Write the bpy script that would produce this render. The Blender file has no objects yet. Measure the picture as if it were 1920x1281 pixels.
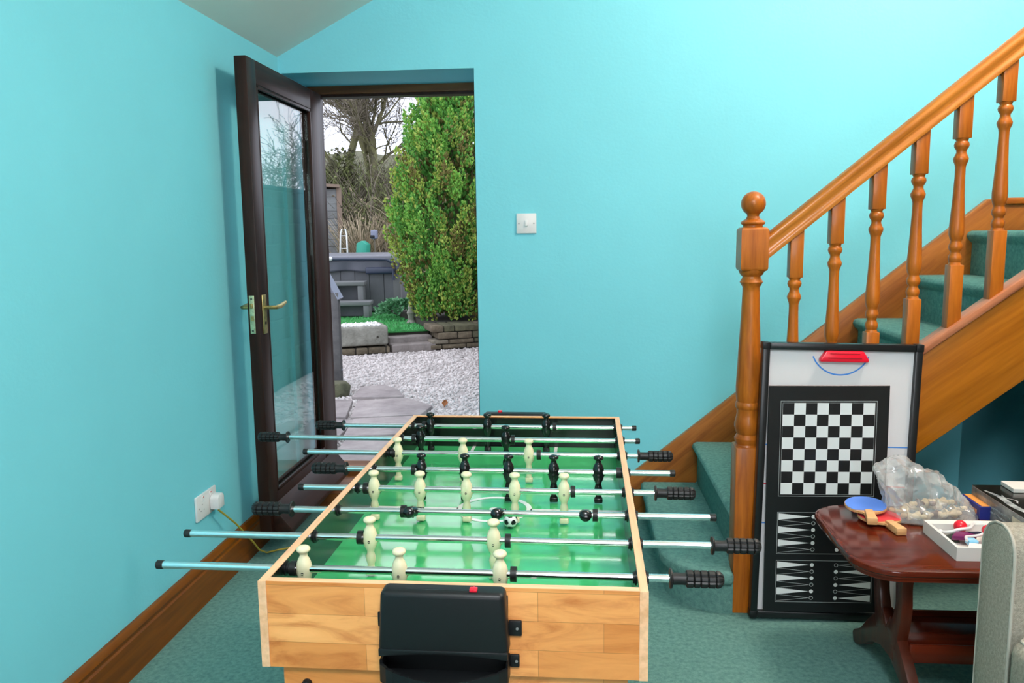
import bpy, bmesh, math, random
from mathutils import Vector, Matrix, noise
SC = bpy.context.scene
COL = SC.collection
PI = math.pi
R = random.Random(7)

# ------------------------------------------------------------------ materials
def _nt(name):
    m = bpy.data.materials.new(name); m.use_nodes = True
    nt = m.node_tree; b = nt.nodes['Principled BSDF']
    return m, nt, b
def _n(nt, t, **kw):
    n = nt.nodes.new(t)
    for k, v in kw.items():
        if k in n.inputs: n.inputs[k].default_value = v
        else: setattr(n, k, v)
    return n
def L(nt, a, b): nt.links.new(a, b)
def c4(c): return (c[0], c[1], c[2], 1.0)
def ramp(nt, src, stops):
    r = nt.nodes.new('ShaderNodeValToRGB'); e = r.color_ramp.elements
    while len(e) < len(stops): e.new(0.5)
    for i, (p, c) in enumerate(stops): e[i].position = p; e[i].color = c4(c)
    L(nt, src, r.inputs['Fac']); return r.outputs['Color']
def pm(name, col, rough=.5, metal=0., var=0., vscale=8., bump=0., bscale=60., coat=0., spec=.5, var2=None, detail=4.):
    m, nt, b = _nt(name)
    b.inputs['Base Color'].default_value = c4(col)
    b.inputs['Roughness'].default_value = rough; b.inputs['Metallic'].default_value = metal
    b.inputs['Coat Weight'].default_value = coat; b.inputs['Coat Roughness'].default_value = .06
    b.inputs['Specular IOR Level'].default_value = spec
    tc = _n(nt, 'ShaderNodeTexCoord')
    if var or var2:
        nz = _n(nt, 'ShaderNodeTexNoise', Scale=vscale, Detail=detail, Roughness=.6); L(nt, tc.outputs['Object'], nz.inputs['Vector'])
        lo = var2 if var2 else tuple(x*(1-var) for x in col)
        hi = col if var2 else tuple(min(1, x*(1+var)) for x in col)
        L(nt, ramp(nt, nz.outputs['Fac'], [(.3, lo), (.7, hi)]), b.inputs['Base Color'])
    if bump:
        nb = _n(nt, 'ShaderNodeTexNoise', Scale=bscale, Detail=3.); L(nt, tc.outputs['Object'], nb.inputs['Vector'])
        bp = _n(nt, 'ShaderNodeBump', Strength=bump, Distance=.01); L(nt, nb.outputs['Fac'], bp.inputs['Height']); L(nt, bp.outputs['Normal'], b.inputs['Normal'])
    return m
def wood(name, dark, light, axis='X', scale=9., rough=.38, coat=.12, tilt=0., knots=True, stretch=14., spec=.3):
    m, nt, b = _nt(name); b.inputs['Specular IOR Level'].default_value = spec
    b.inputs['Roughness'].default_value = rough; b.inputs['Coat Weight'].default_value = coat; b.inputs['Coat Roughness'].default_value = .15
    tc = _n(nt, 'ShaderNodeTexCoord')
    mp0 = _n(nt, 'ShaderNodeMapping'); mp0.inputs['Rotation'].default_value = (0, tilt, 0)
    L(nt, tc.outputs['Object'], mp0.inputs['Vector'])
    mp = _n(nt, 'ShaderNodeMapping'); s = [scale]*3; s['XYZ'.index(axis)] = scale/stretch
    mp.inputs['Scale'].default_value = s; L(nt, mp0.outputs['Vector'], mp.inputs['Vector'])
    n1 = _n(nt, 'ShaderNodeTexNoise', Scale=1.6, Detail=6., Roughness=.62, Distortion=1.2); L(nt, mp.outputs['Vector'], n1.inputs['Vector'])
    mid = tuple((a*.45+c*.55) for a, c in zip(dark, light))
    col = ramp(nt, n1.outputs['Fac'], [(.3, dark), (.48, mid), (.68, light)])
    n2 = _n(nt, 'ShaderNodeTexNoise', Scale=9., Detail=3.); L(nt, mp.outputs['Vector'], n2.inputs['Vector'])
    mx = _n(nt, 'ShaderNodeMix', data_type='RGBA', blend_type='MULTIPLY'); mx.inputs[0].default_value = .35
    L(nt, col, mx.inputs[6]); L(nt, ramp(nt, n2.outputs['Fac'], [(.35, (.55, .5, .45)), (.6, (1, 1, 1))]), mx.inputs[7])
    out = mx.outputs[2]
    if knots:
        mk = _n(nt, 'ShaderNodeMapping'); s = [6.]*3; s['XYZ'.index(axis)] = 3.2; mk.inputs['Scale'].default_value = s
        L(nt, mp0.outputs['Vector'], mk.inputs['Vector'])
        v = _n(nt, 'ShaderNodeTexVoronoi', Scale=1.); L(nt, mk.outputs['Vector'], v.inputs['Vector'])
        mx2 = _n(nt, 'ShaderNodeMix', data_type='RGBA', blend_type='MULTIPLY'); mx2.inputs[0].default_value = 1.
        L(nt, out, mx2.inputs[6]); L(nt, ramp(nt, v.outputs['Distance'], [(.05, (.28, .2, .16)), (.12, (1, 1, 1))]), mx2.inputs[7]); out = mx2.outputs[2]
    L(nt, out, b.inputs['Base Color'])
    return m
def butcher(name):
    m, nt, b = _nt(name); b.inputs['Roughness'].default_value = .32; b.inputs['Coat Weight'].default_value = .15
    tc = _n(nt, 'ShaderNodeTexCoord'); sp = _n(nt, 'ShaderNodeSeparateXYZ'); L(nt, tc.outputs['Object'], sp.inputs[0])
    cb = _n(nt, 'ShaderNodeCombineXYZ'); L(nt, sp.outputs['X'], cb.inputs['X']); L(nt, sp.outputs['Z'], cb.inputs['Y'])
    br = _n(nt, 'ShaderNodeTexBrick'); L(nt, cb.outputs[0], br.inputs['Vector'])
    br.inputs['Scale'].default_value = 1.; br.inputs['Brick Width'].default_value = .27; br.inputs['Row Height'].default_value = .047
    br.inputs['Mortar Size'].default_value = .0004; br.inputs['Mortar Smooth'].default_value = .3; br.offset = .37
    br.inputs['Color1'].default_value = c4((.70, .25, .06)); br.inputs['Color2'].default_value = c4((.97, .44, .15)); br.inputs['Mortar'].default_value = c4((.45, .18, .05))
    mp = _n(nt, 'ShaderNodeMapping'); mp.inputs['Scale'].default_value = (6, 20, 26); L(nt, tc.outputs['Object'], mp.inputs['Vector'])
    n1 = _n(nt, 'ShaderNodeTexNoise', Scale=1., Detail=6., Roughness=.6, Distortion=1.6); L(nt, mp.outputs[0], n1.inputs['Vector'])
    mx = _n(nt, 'ShaderNodeMix', data_type='RGBA', blend_type='MULTIPLY'); mx.inputs[0].default_value = .8
    L(nt, br.outputs['Color'], mx.inputs[6]); L(nt, ramp(nt, n1.outputs['Fac'], [(.28, (.62, .40, .24)), (.5, (.97, .92, .85)), (.7, (1.1, 1.12, 1.12))]), mx.inputs[7])
    L(nt, mx.outputs[2], b.inputs['Base Color']); return m
def fresnel(nt, ior):      # the same reflectance on both faces of a sheet
    f = _n(nt, 'ShaderNodeFresnel'); g = _n(nt, 'ShaderNodeNewGeometry'); m = _n(nt, 'ShaderNodeMapRange')
    m.inputs['To Min'].default_value = ior; m.inputs['To Max'].default_value = 1/ior
    L(nt, g.outputs['Backfacing'], m.inputs['Value']); L(nt, m.outputs[0], f.inputs['IOR']); return f
def glassmat(name, tint=(.93, .98, .96), gain=1.25, rough=0.0):
    m = bpy.data.materials.new(name); m.use_nodes = True; nt = m.node_tree; nt.nodes.clear()
    o = _n(nt, 'ShaderNodeOutputMaterial'); mix = _n(nt, 'ShaderNodeMixShader'); t = _n(nt, 'ShaderNodeBsdfTransparent'); g = _n(nt, 'ShaderNodeBsdfGlossy')
    t.inputs['Color'].default_value = c4(tint); g.inputs['Roughness'].default_value = rough; g.inputs['Color'].default_value = (1, 1, 1, 1)
    f = fresnel(nt, 1.5)
    mu = _n(nt, 'ShaderNodeMath', operation='MULTIPLY'); mu.inputs[1].default_value = gain; L(nt, f.outputs[0], mu.inputs[0])
    ad = _n(nt, 'ShaderNodeMath', operation='ADD'); ad.inputs[1].default_value = 1.; 
    m2 = _n(nt, 'ShaderNodeMath', operation='MULTIPLY'); m2.inputs[1].default_value = gain-1; L(nt, f.outputs[0], m2.inputs[0]); L(nt, m2.outputs[0], ad.inputs[0])
    dv = _n(nt, 'ShaderNodeMath', operation='DIVIDE'); L(nt, mu.outputs[0], dv.inputs[0]); L(nt, ad.outputs[0], dv.inputs[1])
    L(nt, dv.outputs[0], mix.inputs[0]); L(nt, t.outputs[0], mix.inputs[1]); L(nt, g.outputs[0], mix.inputs[2]); L(nt, mix.outputs[0], o.inputs[0])
    return m
def plasticbag(name):
    m = bpy.data.materials.new(name); m.use_nodes = True; nt = m.node_tree; nt.nodes.clear()
    o = _n(nt, 'ShaderNodeOutputMaterial'); t = _n(nt, 'ShaderNodeBsdfTransparent'); t.inputs['Color'].default_value = (.96, .97, .97, 1)
    d = _n(nt, 'ShaderNodeBsdfDiffuse'); d.inputs['Color'].default_value = (.8, .82, .82, 1)
    g = _n(nt, 'ShaderNodeBsdfGlossy'); g.inputs['Roughness'].default_value = .12
    a = _n(nt, 'ShaderNodeMixShader'); a.inputs[0].default_value = .30; L(nt, t.outputs[0], a.inputs[1]); L(nt, d.outputs[0], a.inputs[2])
    f = fresnel(nt, 1.7); b = _n(nt, 'ShaderNodeMixShader'); L(nt, f.outputs[0], b.inputs[0]); L(nt, a.outputs[0], b.inputs[1]); L(nt, g.outputs[0], b.inputs[2]); L(nt, b.outputs[0], o.inputs[0])
    return m

M = {}
M['wall'] = pm('teal_wall_paint', (.20, .67, .77), .62, var=.03, vscale=1.5, bump=.06, bscale=90)
M['panel'] = pm('bounce_cut_brown', (.09, .05, .03), .6, var=.2, vscale=6)  # brown of the unseen walls, kept dark to cut bounce light
M['ceil'] = pm('ceiling_paint', (.84, .88, .81), .8, var=.02, vscale=2)
M['carpet'] = pm('green_carpet', (.225, .455, .40), .95, var2=(.125, .285, .26), vscale=70, bump=.8, bscale=420, spec=.1)
M['pine_x'] = wood('pine_along_x', (.20, .045, .004), (.42, .12, .010), 'X', 9)
M['pine_y'] = wood('pine_along_y', (.12, .030, .001), (.24, .070, .003), 'Y', 9, spec=.2, coat=.05)
M['pine_z'] = wood('pine_along_z', (.28, .062, .004), (.56, .16, .012), 'Z', 12, stretch=10)
M['pine_s'] = wood('pine_string', (.27, .080, .002), (.47, .155, .008), 'X', 8, tilt=math.atan(.76))
M['pine_w'] = wood('pine_wall_string', (.22, .065, .012), (.46, .165, .03), 'X', 8, tilt=math.atan(.82))
M['pine_r'] = wood('pine_rail', (.36, .105, .010), (.60, .215, .028), 'X', 14, tilt=math.atan(.82), knots=False, coat=.3)
M['darkwood'] = wood('dark_door_wood', (.009, .004, .003), (.036, .013, .008), 'Z', 10, rough=.42, coat=.04, spec=.22, knots=False)
M['darkwood_h'] = wood('dark_door_wood_level', (.009, .004, .003), (.036, .013, .008), 'Y', 10, rough=.42, coat=.04, spec=.22, knots=False)
M['framewood'] = wood('door_frame_wood', (.10, .035, .01), (.25, .095, .025), 'X', 10, rough=.4, knots=False)
M['brass'] = pm('old_brass', (.45, .36, .14), .38, metal=.85, var=.35, vscale=60)
M['steelplate'] = pm('worn_latch_steel', (.48, .58, .36), .4, metal=.6, var=.3, vscale=90)
M['glass'] = glassmat('door_glass')
M['white_plastic'] = pm('white_plastic', (.78, .78, .78), .35)
M['grey_screw'] = pm('grey_screw', (.35, .35, .35), .4, metal=.5)
M['red_dot'] = pm('red_switch_mark', (.6, .05, .03), .4)
M['cable'] = pm('yellow_green_cable', (.42, .33, .04), .5)
M['butcher'] = butcher('laminate_block_wood')
M['edgewood'] = wood('light_edge_wood', (.82, .42, .21), (.97, .58, .34), 'Y', 10, rough=.4, knots=False, coat=.1)
M['edgewood_x'] = wood('light_edge_wood_x', (.82, .42, .21), (.97, .58, .34), 'X', 10, rough=.4, knots=False, coat=.1)
M['black_in'] = pm('black_inner_lining', (.006, .008, .007), .22)
M['pitch'] = pm('green_pitch', (.055, .47, .16), .13, var=.05, vscale=3, coat=.6)
M['white_line'] = pm('white_line_paint', (.82, .85, .82), .25)
M['chrome'] = pm('chrome_rod', (.82, .82, .82), .13, metal=1.)
M['rubber'] = pm('black_rubber', (.010, .010, .010), .45, spec=.35)
M['black_plastic'] = pm('black_plastic', (.009, .010, .011), .4, spec=.3)
M['black_gloss'] = pm('black_player_plastic', (.008, .009, .009), .16)
M['cream'] = pm('cream_player_plastic', (.80, .73, .48), .3)
M['screw'] = pm('dark_screw', (.05, .05, .05), .3, metal=.8)
M['red_plastic'] = pm('red_plastic', (.78, .008, .03), .28)
M['ball_w'] = pm('ball_white', (.78, .8, .78), .3)
M['ball_b'] = pm('ball_black', (.01, .01, .012), .3)
M['board_black'] = pm('black_board', (.008, .009, .01), .32)
M['board_white'] = pm('hockey_white_surface', (.72, .71, .72), .35, var=.03, vscale=2)
M['print_white'] = pm('print_white', (.74, .78, .78), .35)
M['print_grey'] = pm('print_grey', (.35, .38, .38), .4)
M['blue_print'] = pm('blue_print', (.06, .26, .72), .4)
M['mahogany'] = wood('mahogany', (.04, .005, .002), (.14, .018, .006), 'X', 7, rough=.14, coat=.12, spec=.3, knots=False)
M['mahogany_z'] = wood('mahogany_legs', (.03, .005, .002), (.10, .018, .007), 'Z', 7, rough=.3, coat=.1, knots=False)
M['bat_blue'] = pm('blue_rubber_face', (.10, .25, .78), .5)
M['bat_red'] = pm('red_rubber_face', (.74, .05, .06), .5)
M['bat_wood'] = wood('bat_plywood', (.62, .32, .12), (.82, .50, .24), 'X', 20, rough=.5, knots=False, coat=0)
M['bag'] = plasticbag('clear_bag_film')
M['piece_cream'] = pm('boxwood_piece', (.80, .62, .36), .4, var=.08, vscale=40)
M['piece_brown'] = pm('brown_piece', (.16, .06, .03), .35)
M['card_white'] = pm('white_card', (.78, .76, .72), .6)
M['box_blue'] = pm('blue_box_print', (.02, .03, .22), .35)
M['box_orange'] = pm('orange_box_print', (.85, .35, .08), .4)
M['box_dark'] = pm('dark_box_print', (.022, .02, .016), .25, var2=(.006, .006, .005), vscale=9, coat=.4)
M['box_side'] = pm('grey_box_side_print', (.36, .38, .37), .35, var2=(.07, .075, .07), vscale=24, coat=.3)
M['box_streak'] = pm('silver_blue_print', (.62, .68, .68), .35, var2=(.06, .08, .09), vscale=38)
M['box_cream'] = pm('cream_label', (.6, .55, .42), .5, var=.15, vscale=60)
M['violet'] = pm('violet_plastic', (.16, .012, .09), .3)
M['navy'] = pm('navy_plastic', (.012, .018, .05), .35)
M['skyblue'] = pm('pale_blue_plastic', (.25, .58, .82), .3)
M['sofa'] = pm('grey_sofa_weave', (.53, .48, .39), .9, var2=(.33, .30, .24), vscale=150, bump=.7, bscale=500, spec=.15)
M['sofa_seam'] = pm('sofa_piping', (.42, .39, .33), .9)
# outdoors
M['gravel'] = pm('limestone_gravel', (.56, .52, .49), .9, var2=(.30, .25, .24), vscale=60, bump=1., bscale=120)
M['pebble'] = pm('limestone_pebble', (.70, .64, .61), .85, var2=(.46, .42, .40), vscale=5)
M['flag'] = pm('flagstone', (.40, .35, .33), .75, var2=(.19, .155, .155), vscale=4, bump=.8, bscale=22)
M['stone_a'] = pm('rubble_stone_a', (.20, .16, .105), .9, var2=(.09, .07, .045), vscale=14, bump=1, bscale=30)
M['stone_b'] = pm('rubble_stone_b', (.27, .235, .18), .9, var2=(.14, .12, .085), vscale=14, bump=1, bscale=30)
M['stone_c'] = pm('rubble_stone_c', (.135, .13, .07), .9, var2=(.07, .065, .04), vscale=14, bump=1, bscale=30)
M['mortar'] = pm('dark_joint_earth', (.045, .04, .03), 1.)
M['trough'] = pm('weathered_trough_stone', (.34, .33, .28), .9, var2=(.18, .175, .145), vscale=10, bump=1, bscale=26)
M['step'] = pm('step_stone', (.30, .26, .24), .85, var2=(.17, .145, .13), vscale=8, bump=.8, bscale=22)
M['turf'] = pm('artificial_turf', (.06, .33, .085), .9, var2=(.035, .22, .05), vscale=60, bump=1, bscale=200)
M['turf_blade'] = pm('turf_blade', (.09, .45, .13), .8)
M['tub'] = pm('grey_tub_cladding', (.115, .12, .13), .6, var=.12, vscale=6)
M['tub_cover'] = pm('dark_grey_vinyl', (.085, .09, .115), .42, var=.1, vscale=5)
M['tub_lid'] = pm('lid_top_vinyl', (.17, .175, .20), .4)
M['navy_rail'] = pm('dark_blue_tube', (.03, .04, .075), .35)
M['grey_step'] = pm('grey_step_plastic', (.155, .16, .16), .55)
M['leaf_a'] = pm('conifer_leaf', (.23, .50, .08), .7)
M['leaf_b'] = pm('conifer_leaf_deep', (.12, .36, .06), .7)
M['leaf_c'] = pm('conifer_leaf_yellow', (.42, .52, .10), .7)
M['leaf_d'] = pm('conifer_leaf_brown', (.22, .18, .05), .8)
M['bark'] = pm('mossy_bark', (.20, .195, .08), .9, var2=(.08, .07, .045), vscale=4)
M['twig'] = pm('bare_twig', (.17, .145, .105), .9)
M['scrub'] = pm('hillside_scrub', (.16, .155, .09), 1., var2=(.07, .075, .04), vscale=3, bump=1, bscale=6)
M['straw'] = pm('dry_straw', (.52, .43, .29), .9, var2=(.34, .26, .18), vscale=3)
M['ivy'] = pm('ivy_leaf', (.19, .22, .08), .8)
M['railgrey'] = pm('weathered_rail', (.13, .12, .115), .8, var2=(.07, .065, .065), vscale=12)
M['railtop'] = pm('painted_rail_top', (.24, .25, .30), .6)
M['shed'] = pm('weathered_boards', (.24, .255, .25), .85, var2=(.15, .15, .145), vscale=5)
M['shed_trim'] = pm('shed_trim', (.22, .16, .12), .85)
M['alu'] = pm('aluminium', (.72, .74, .72), .35, metal=.4)
M['green_plastic'] = pm('green_plastic', (.02, .32, .22), .45)
M['lantern'] = pm('grey_blue_plastic', (.20, .22, .30), .4)
M['deadleaf'] = pm('dead_leaf', (.30, .10, .025), .7)
M['slate'] = pm('shaded_slate', (.026, .03, .028), .8, var2=(.012, .015, .013), vscale=8, bump=1, bscale=20, spec=.08)  # wall's shade put into the stone colour, dimming its door glass reflection
M['slate_b'] = pm('shaded_slate_b', (.022, .03, .022), .85, var2=(.011, .015, .010), vscale=6, bump=1, bscale=20, spec=.08)  # greener stone, darkened likewise to look shaded in the glass
M['hill'] = pm('far_hill_grass', (.10, .12, .06), 1., var2=(.055, .07, .04), vscale=1.2)
M['render_out'] = pm('outside_wall_stone', (.25, .22, .18), .9)

# ------------------------------------------------------------------ mesh helpers
I4 = Matrix.Identity(4)
def T(x, y, z): return Matrix.Translation((x, y, z))
def RX(a): return Matrix.Rotation(a, 4, 'X')
def RY(a): return Matrix.Rotation(a, 4, 'Y')
def RZ(a): return Matrix.Rotation(a, 4, 'Z')
def new(): return bmesh.new()
def merge(bm, t, mtx=I4, mi=0):
    for f in t.faces: f.material_index = mi
    bmesh.ops.transform(t, matrix=mtx, verts=t.verts)
    me = bpy.data.meshes.new('tmp'); t.to_mesh(me); t.free(); bm.from_mesh(me); bpy.data.meshes.remove(me)
def box(bm, x0, x1, y0, y1, z0, z1, bev=0., seg=2, mtx=I4, mi=0):
    t = bmesh.new(); bmesh.ops.create_cube(t, size=1.)
    bmesh.ops.transform(t, matrix=T((x0+x1)/2, (y0+y1)/2, (z0+z1)/2) @ Matrix.Diagonal((abs(x1-x0), abs(y1-y0), abs(z1-z0), 1)), verts=t.verts)
    if bev: bmesh.ops.bevel(t, geom=list(t.edges), offset=bev, segments=seg, profile=.5, affect='EDGES', clamp_overlap=True)
    merge(bm, t, mtx, mi)
def lathe(bm, prof, seg=20, mtx=I4, mi=0, cap=True, ky=1.):
    t = bmesh.new(); rings = []
    for r, z in prof:
        rings.append([t.verts.new((max(r, 1e-5)*math.cos(2*PI*i/seg), ky*max(r, 1e-5)*math.sin(2*PI*i/seg), z)) for i in range(seg)])
    for a, b in zip(rings, rings[1:]):
        for i in range(seg): t.faces.new((a[i], a[(i+1) % seg], b[(i+1) % seg], b[i]))
    if cap: t.faces.new(rings[0][::-1]); t.faces.new(rings[-1])
    bmesh.ops.recalc_face_normals(t, faces=t.faces)
    merge(bm, t, mtx, mi)
def loft(bm, secs, seg=16, mtx=I4, mi=0):   # secs: (z, rx, ry[, cy])
    t = bmesh.new(); rings = []
    for s in secs:
        z, rx, ry = s[:3]; cy = s[3] if len(s) > 3 else 0
        rings.append([t.verts.new((rx*math.cos(2*PI*i/seg), cy+ry*math.sin(2*PI*i/seg), z)) for i in range(seg)])
    for a, b in zip(rings, rings[1:]):
        for i in range(seg): t.faces.new((a[i], a[(i+1) % seg], b[(i+1) % seg], b[i]))
    t.faces.new(rings[0][::-1]); t.faces.new(rings[-1]); bmesh.ops.recalc_face_normals(t, faces=t.faces)
    merge(bm, t, mtx, mi)
def tube(bm, pts, rad, seg=8, mtx=I4, mi=0, cap=True):
    pts = [Vector(p) for p in pts]; n = len(pts)
    rs = rad if isinstance(rad, (list, tuple)) else [rad]*n
    t = bmesh.new(); rings = []; up = None
    for i, p in enumerate(pts):
        d = (pts[min(i+1, n-1)]-pts[max(i-1, 0)]).normalized()
        if up is None: up = Vector((0, 0, 1)) if abs(d.z) < .9 else Vector((1, 0, 0))
        s = d.cross(up).normalized(); u = s.cross(d).normalized(); up = u
        rings.append([t.verts.new(p+(s*math.cos(2*PI*k/seg)+u*math.sin(2*PI*k/seg))*rs[i]) for k in range(seg)])
    for a, b in zip(rings, rings[1:]):
        for k in range(seg): t.faces.new((a[k], b[k], b[(k+1) % seg], a[(k+1) % seg]))
    if cap: t.faces.new(rings[0]); t.faces.new(rings[-1][::-1])
    bmesh.ops.recalc_face_normals(t, faces=t.faces)
    merge(bm, t, mtx, mi)
def prism(bm, poly, h0, h1, plane='xy', mtx=I4, mi=0, bev=0., seg=2):
    def P(a, b, h): return {'xy': (a, b, h), 'xz': (a, h, b), 'yz': (h, a, b)}[plane]
    t = bmesh.new(); A = [t.verts.new(P(a, b, h0)) for a, b in poly]; B = [t.verts.new(P(a, b, h1)) for a, b in poly]; n = len(poly)
    t.faces.new(A[::-1]); t.faces.new(B)
    for i in range(n): t.faces.new((A[i], A[(i+1) % n], B[(i+1) % n], B[i]))
    bmesh.ops.recalc_face_normals(t, faces=t.faces)
    if bev:
        ed = [e for e in t.edges if e.calc_face_angle(0) > .5]
        bmesh.ops.bevel(t, geom=ed, offset=bev, segments=seg, profile=.5, affect='EDGES', clamp_overlap=True)
    merge(bm, t, mtx, mi)
def sphere(bm, c, r, sc=(1, 1, 1), mi=0, u=20, v=12, mtx=I4):
    t = bmesh.new(); bmesh.ops.create_uvsphere(t, u_segments=u, v_segments=v, radius=r)
    merge(bm, t, mtx @ T(*c) @ Matrix.Diagonal((*sc, 1)), mi)
def quad(bm, pts, mi=0):
    f = bm.faces.new([bm.verts.new(p) for p in pts]); f.material_index = mi
def mesh_of(bm, name, mats, smooth=True, ang=.6):
    me = bpy.data.meshes.new(name)
    if smooth:
        bm.normal_update()
        for f in bm.faces: f.smooth = True
        for e in bm.edges:
            if len(e.link_faces) == 2 and e.calc_face_angle(0) > ang: e.smooth = False
    bm.to_mesh(me); bm.free()
    for m in (mats if isinstance(mats, (list, tuple)) else [mats]): me.materials.append(m)
    return me
def part(name, bm, mats, parent=None, loc=(0, 0, 0), rot=(0, 0, 0), smooth=True, label=None, ang=.6):
    o = bpy.data.objects.new(name, bm if isinstance(bm, bpy.types.Mesh) else mesh_of(bm, name, mats, smooth, ang))
    COL.objects.link(o); o.location = loc; o.rotation_euler = rot
    if parent: o.parent = parent
    if label: o['label'] = label
    return o
def tag(o, label, cat, group=None, kind=None):
    o['label'] = label; o['category'] = cat
    if group: o['group'] = group
    if kind: o['kind'] = kind
    return o
def thing(name, label, cat, loc=(0, 0, 0), rot=(0, 0, 0), group=None, kind=None):
    o = bpy.data.objects.new(name, None); COL.objects.link(o); o.empty_display_size = .05
    o.location = loc; o.rotation_euler = rot
    return tag(o, label, cat, group, kind)
def struct(name, bm, mats, label, cat, smooth=True):
    return tag(part(name, bm, mats, smooth=smooth), label, cat, None, 'structure')
def clone(root, loc, rot=None, label=None):
    r = root.copy(); COL.objects.link(r); r.location = loc
    if rot is not None: r.rotation_euler = rot
    if label: r['label'] = label
    for ch in list(root.children):
        c = ch.copy(); COL.objects.link(c); c.parent = r
        for g in ch.children:
            d = g.copy(); COL.objects.link(d); d.parent = c
    return r

# ------------------------------------------------------------------ camera
f_px, yaw, pitch, roll = 1522.48, -.0794, -.1354, -.0123
cy, sy, cp, sp, cr, sr = math.cos(yaw), math.sin(yaw), math.cos(pitch), math.sin(pitch), math.cos(roll), math.sin(roll)
fw = Vector((sy*cp, cy*cp, sp)); r0 = Vector((cy, -sy, 0)); u0 = r0.cross(fw)
rt = cr*r0+sr*u0; up = -sr*r0+cr*u0
cam = bpy.data.cameras.new('camera'); co = bpy.data.objects.new('camera', cam); COL.objects.link(co)
co.matrix_world = Matrix(((rt.x, up.x, -fw.x, 0), (rt.y, up.y, -fw.y, 0), (rt.z, up.z, -fw.z, 1.25), (0, 0, 0, 1)))
cam.sensor_width = 36; cam.lens = 36*f_px/1920; cam.clip_start = .05; cam.clip_end = 300
SC.camera = co

# ------------------------------------------------------------------ room
D, XL, XR, YF = 3.537, -1.28, 3.6, -2.7
XRIDGE = 1.7
def zc(x): return 2.003+.516*(x-XL) if x < XRIDGE else 2.003+.516*(XRIDGE-XL)-.516*(x-XRIDGE)
YB = 3.97   # outside face of the back wall
b = new(); box(b, XL-.3, XR+.3, YF-.3, D+.02, -.12, 0)
struct('floor', b, M['carpet'], 'teal green fitted carpet across the room', 'floor')
b = new(); box(b, XL-.3, XL, YF-.3, YB, 0, 2.003)
struct('wall_left', b, M['wall'], 'turquoise painted left wall behind the open door', 'wall')
b = new()
prism(b, [(-.429, -.1), (XR+.3, -.1), (XR+.3, zc(XR)), (XRIDGE, zc(XRIDGE)), (-.429, zc(-.429))], D, YB, 'xz')
prism(b, [(XL, 1.935), (-.429, 1.935), (-.429, zc(-.429)), (XL, zc(XL))], D, YB, 'xz')
box(b, XL, -1.265, D, YB, -.1, 1.935)
struct('wall_back', b, M['wall'], 'turquoise painted back wall with the doorway and staircase', 'wall', smooth=False)
b = new(); box(b, XR, XR+.3, YF-.3, D, 0, zc(XR))
struct('wall_right', b, M['panel'], 'unseen right wall darkened to cut bounce light', 'wall')
# front wall (behind the viewer) with an added window
b = new(); WX0, WX1, WZ0, WZ1 = -.35, 1.25, .9, 2.05
prism(b, [(XL, 0), (XR, 0), (XR, WZ0), (XL, WZ0)], YF-.3, YF, 'xz')
prism(b, [(XL, WZ0), (WX0, WZ0), (WX0, WZ1), (XL, WZ1)], YF-.3, YF, 'xz')
prism(b, [(WX1, WZ0), (XR, WZ0), (XR, WZ1), (WX1, WZ1)], YF-.3, YF, 'xz')
prism(b, [(XL, WZ1-.05), (XR, WZ1-.05), (XR, zc(XR)), (XRIDGE, zc(XRIDGE)), (XL, zc(XL))], YF-.3, YF, 'xz')
struct('wall_front', b, M['panel'], 'unseen wall facing the doorway darkened to cut bounce light', 'wall', smooth=False)
w = thing('added_window', 'white framed window added behind the viewer for fill light', 'window', ((WX0+WX1)/2, YF-.2, WZ0), kind='structure')  # unseen window, added to carry the fill light
hw = (WX1-WX0)/2; hz = WZ1-.05-WZ0
b = new()
for x in (-hw, -.03, hw-.06): box(b, x, x+.06, -.04, .04, 0, hz)
box(b, -hw, hw, -.04, .04, 0, .06); box(b, -hw, hw, -.04, .04, hz-.06, hz)
part('window_frame', b, M['white_plastic'], w)
b = new(); box(b, -hw+.03, hw-.03, -.005, .005, .03, hz-.03); part('pane', b, M['glass'], w)
# sloping ceilings
b = new(); prism(b, [(XL-.3, zc(XL-.3)), (XRIDGE, zc(XRIDGE)), (XRIDGE, zc(XRIDGE)+.1), (XL-.3, zc(XL-.3)+.1)], YF-.3, YB, 'xz')
prism(b, [(XRIDGE, zc(XRIDGE)), (XR+.3, zc(XR+.3)), (XR+.3, zc(XR+.3)+.1), (XRIDGE, zc(XRIDGE)+.1)], YF-.3, YB, 'xz')
struct('ceiling', b, M['ceil'], 'pale sloping ceiling above the turquoise walls', 'ceiling', smooth=False)
# skirting on the left wall: moulded profile
b = new()
prism(b, [(0, 0), (.021, 0), (.021, .108), (.0165, .113), (.0165, .121), (.019, .126), (.016, .138), (.009, .146), (0, .146)], YF, D, 'xz', T(XL, 0, 0))
struct('baseboard_left', b, M['pine_y'], 'stained pine skirting board along the left wall', 'skirting board')
# door frame
b = new()
FY0, FY1 = 3.87, 3.95
box(b, -1.265, -.429, FY0, FY1, 1.90, 1.935); box(b, -1.265, -1.215, FY0, FY1, .1, 1.9, mi=1); box(b, -.472, -.429, FY0, FY1, .1, 1.9, mi=1); box(b, -1.215, -.472, FY0+.02, FY1, 1.888, 1.90, mi=1)
struct('trim_1', b, [M['framewood'], M['darkwood']], 'brown wooden door frame set back in the doorway', 'door frame')
b = new(); box(b, -1.265, -.429, FY0-.05, YB+.03, .0, .085, .006); box(b, -1.265, -.429, D, FY0-.05, 0, .06)
struct('trim_2', b, M['framewood'], 'brown wooden threshold board under the open doorway', 'threshold')

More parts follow.
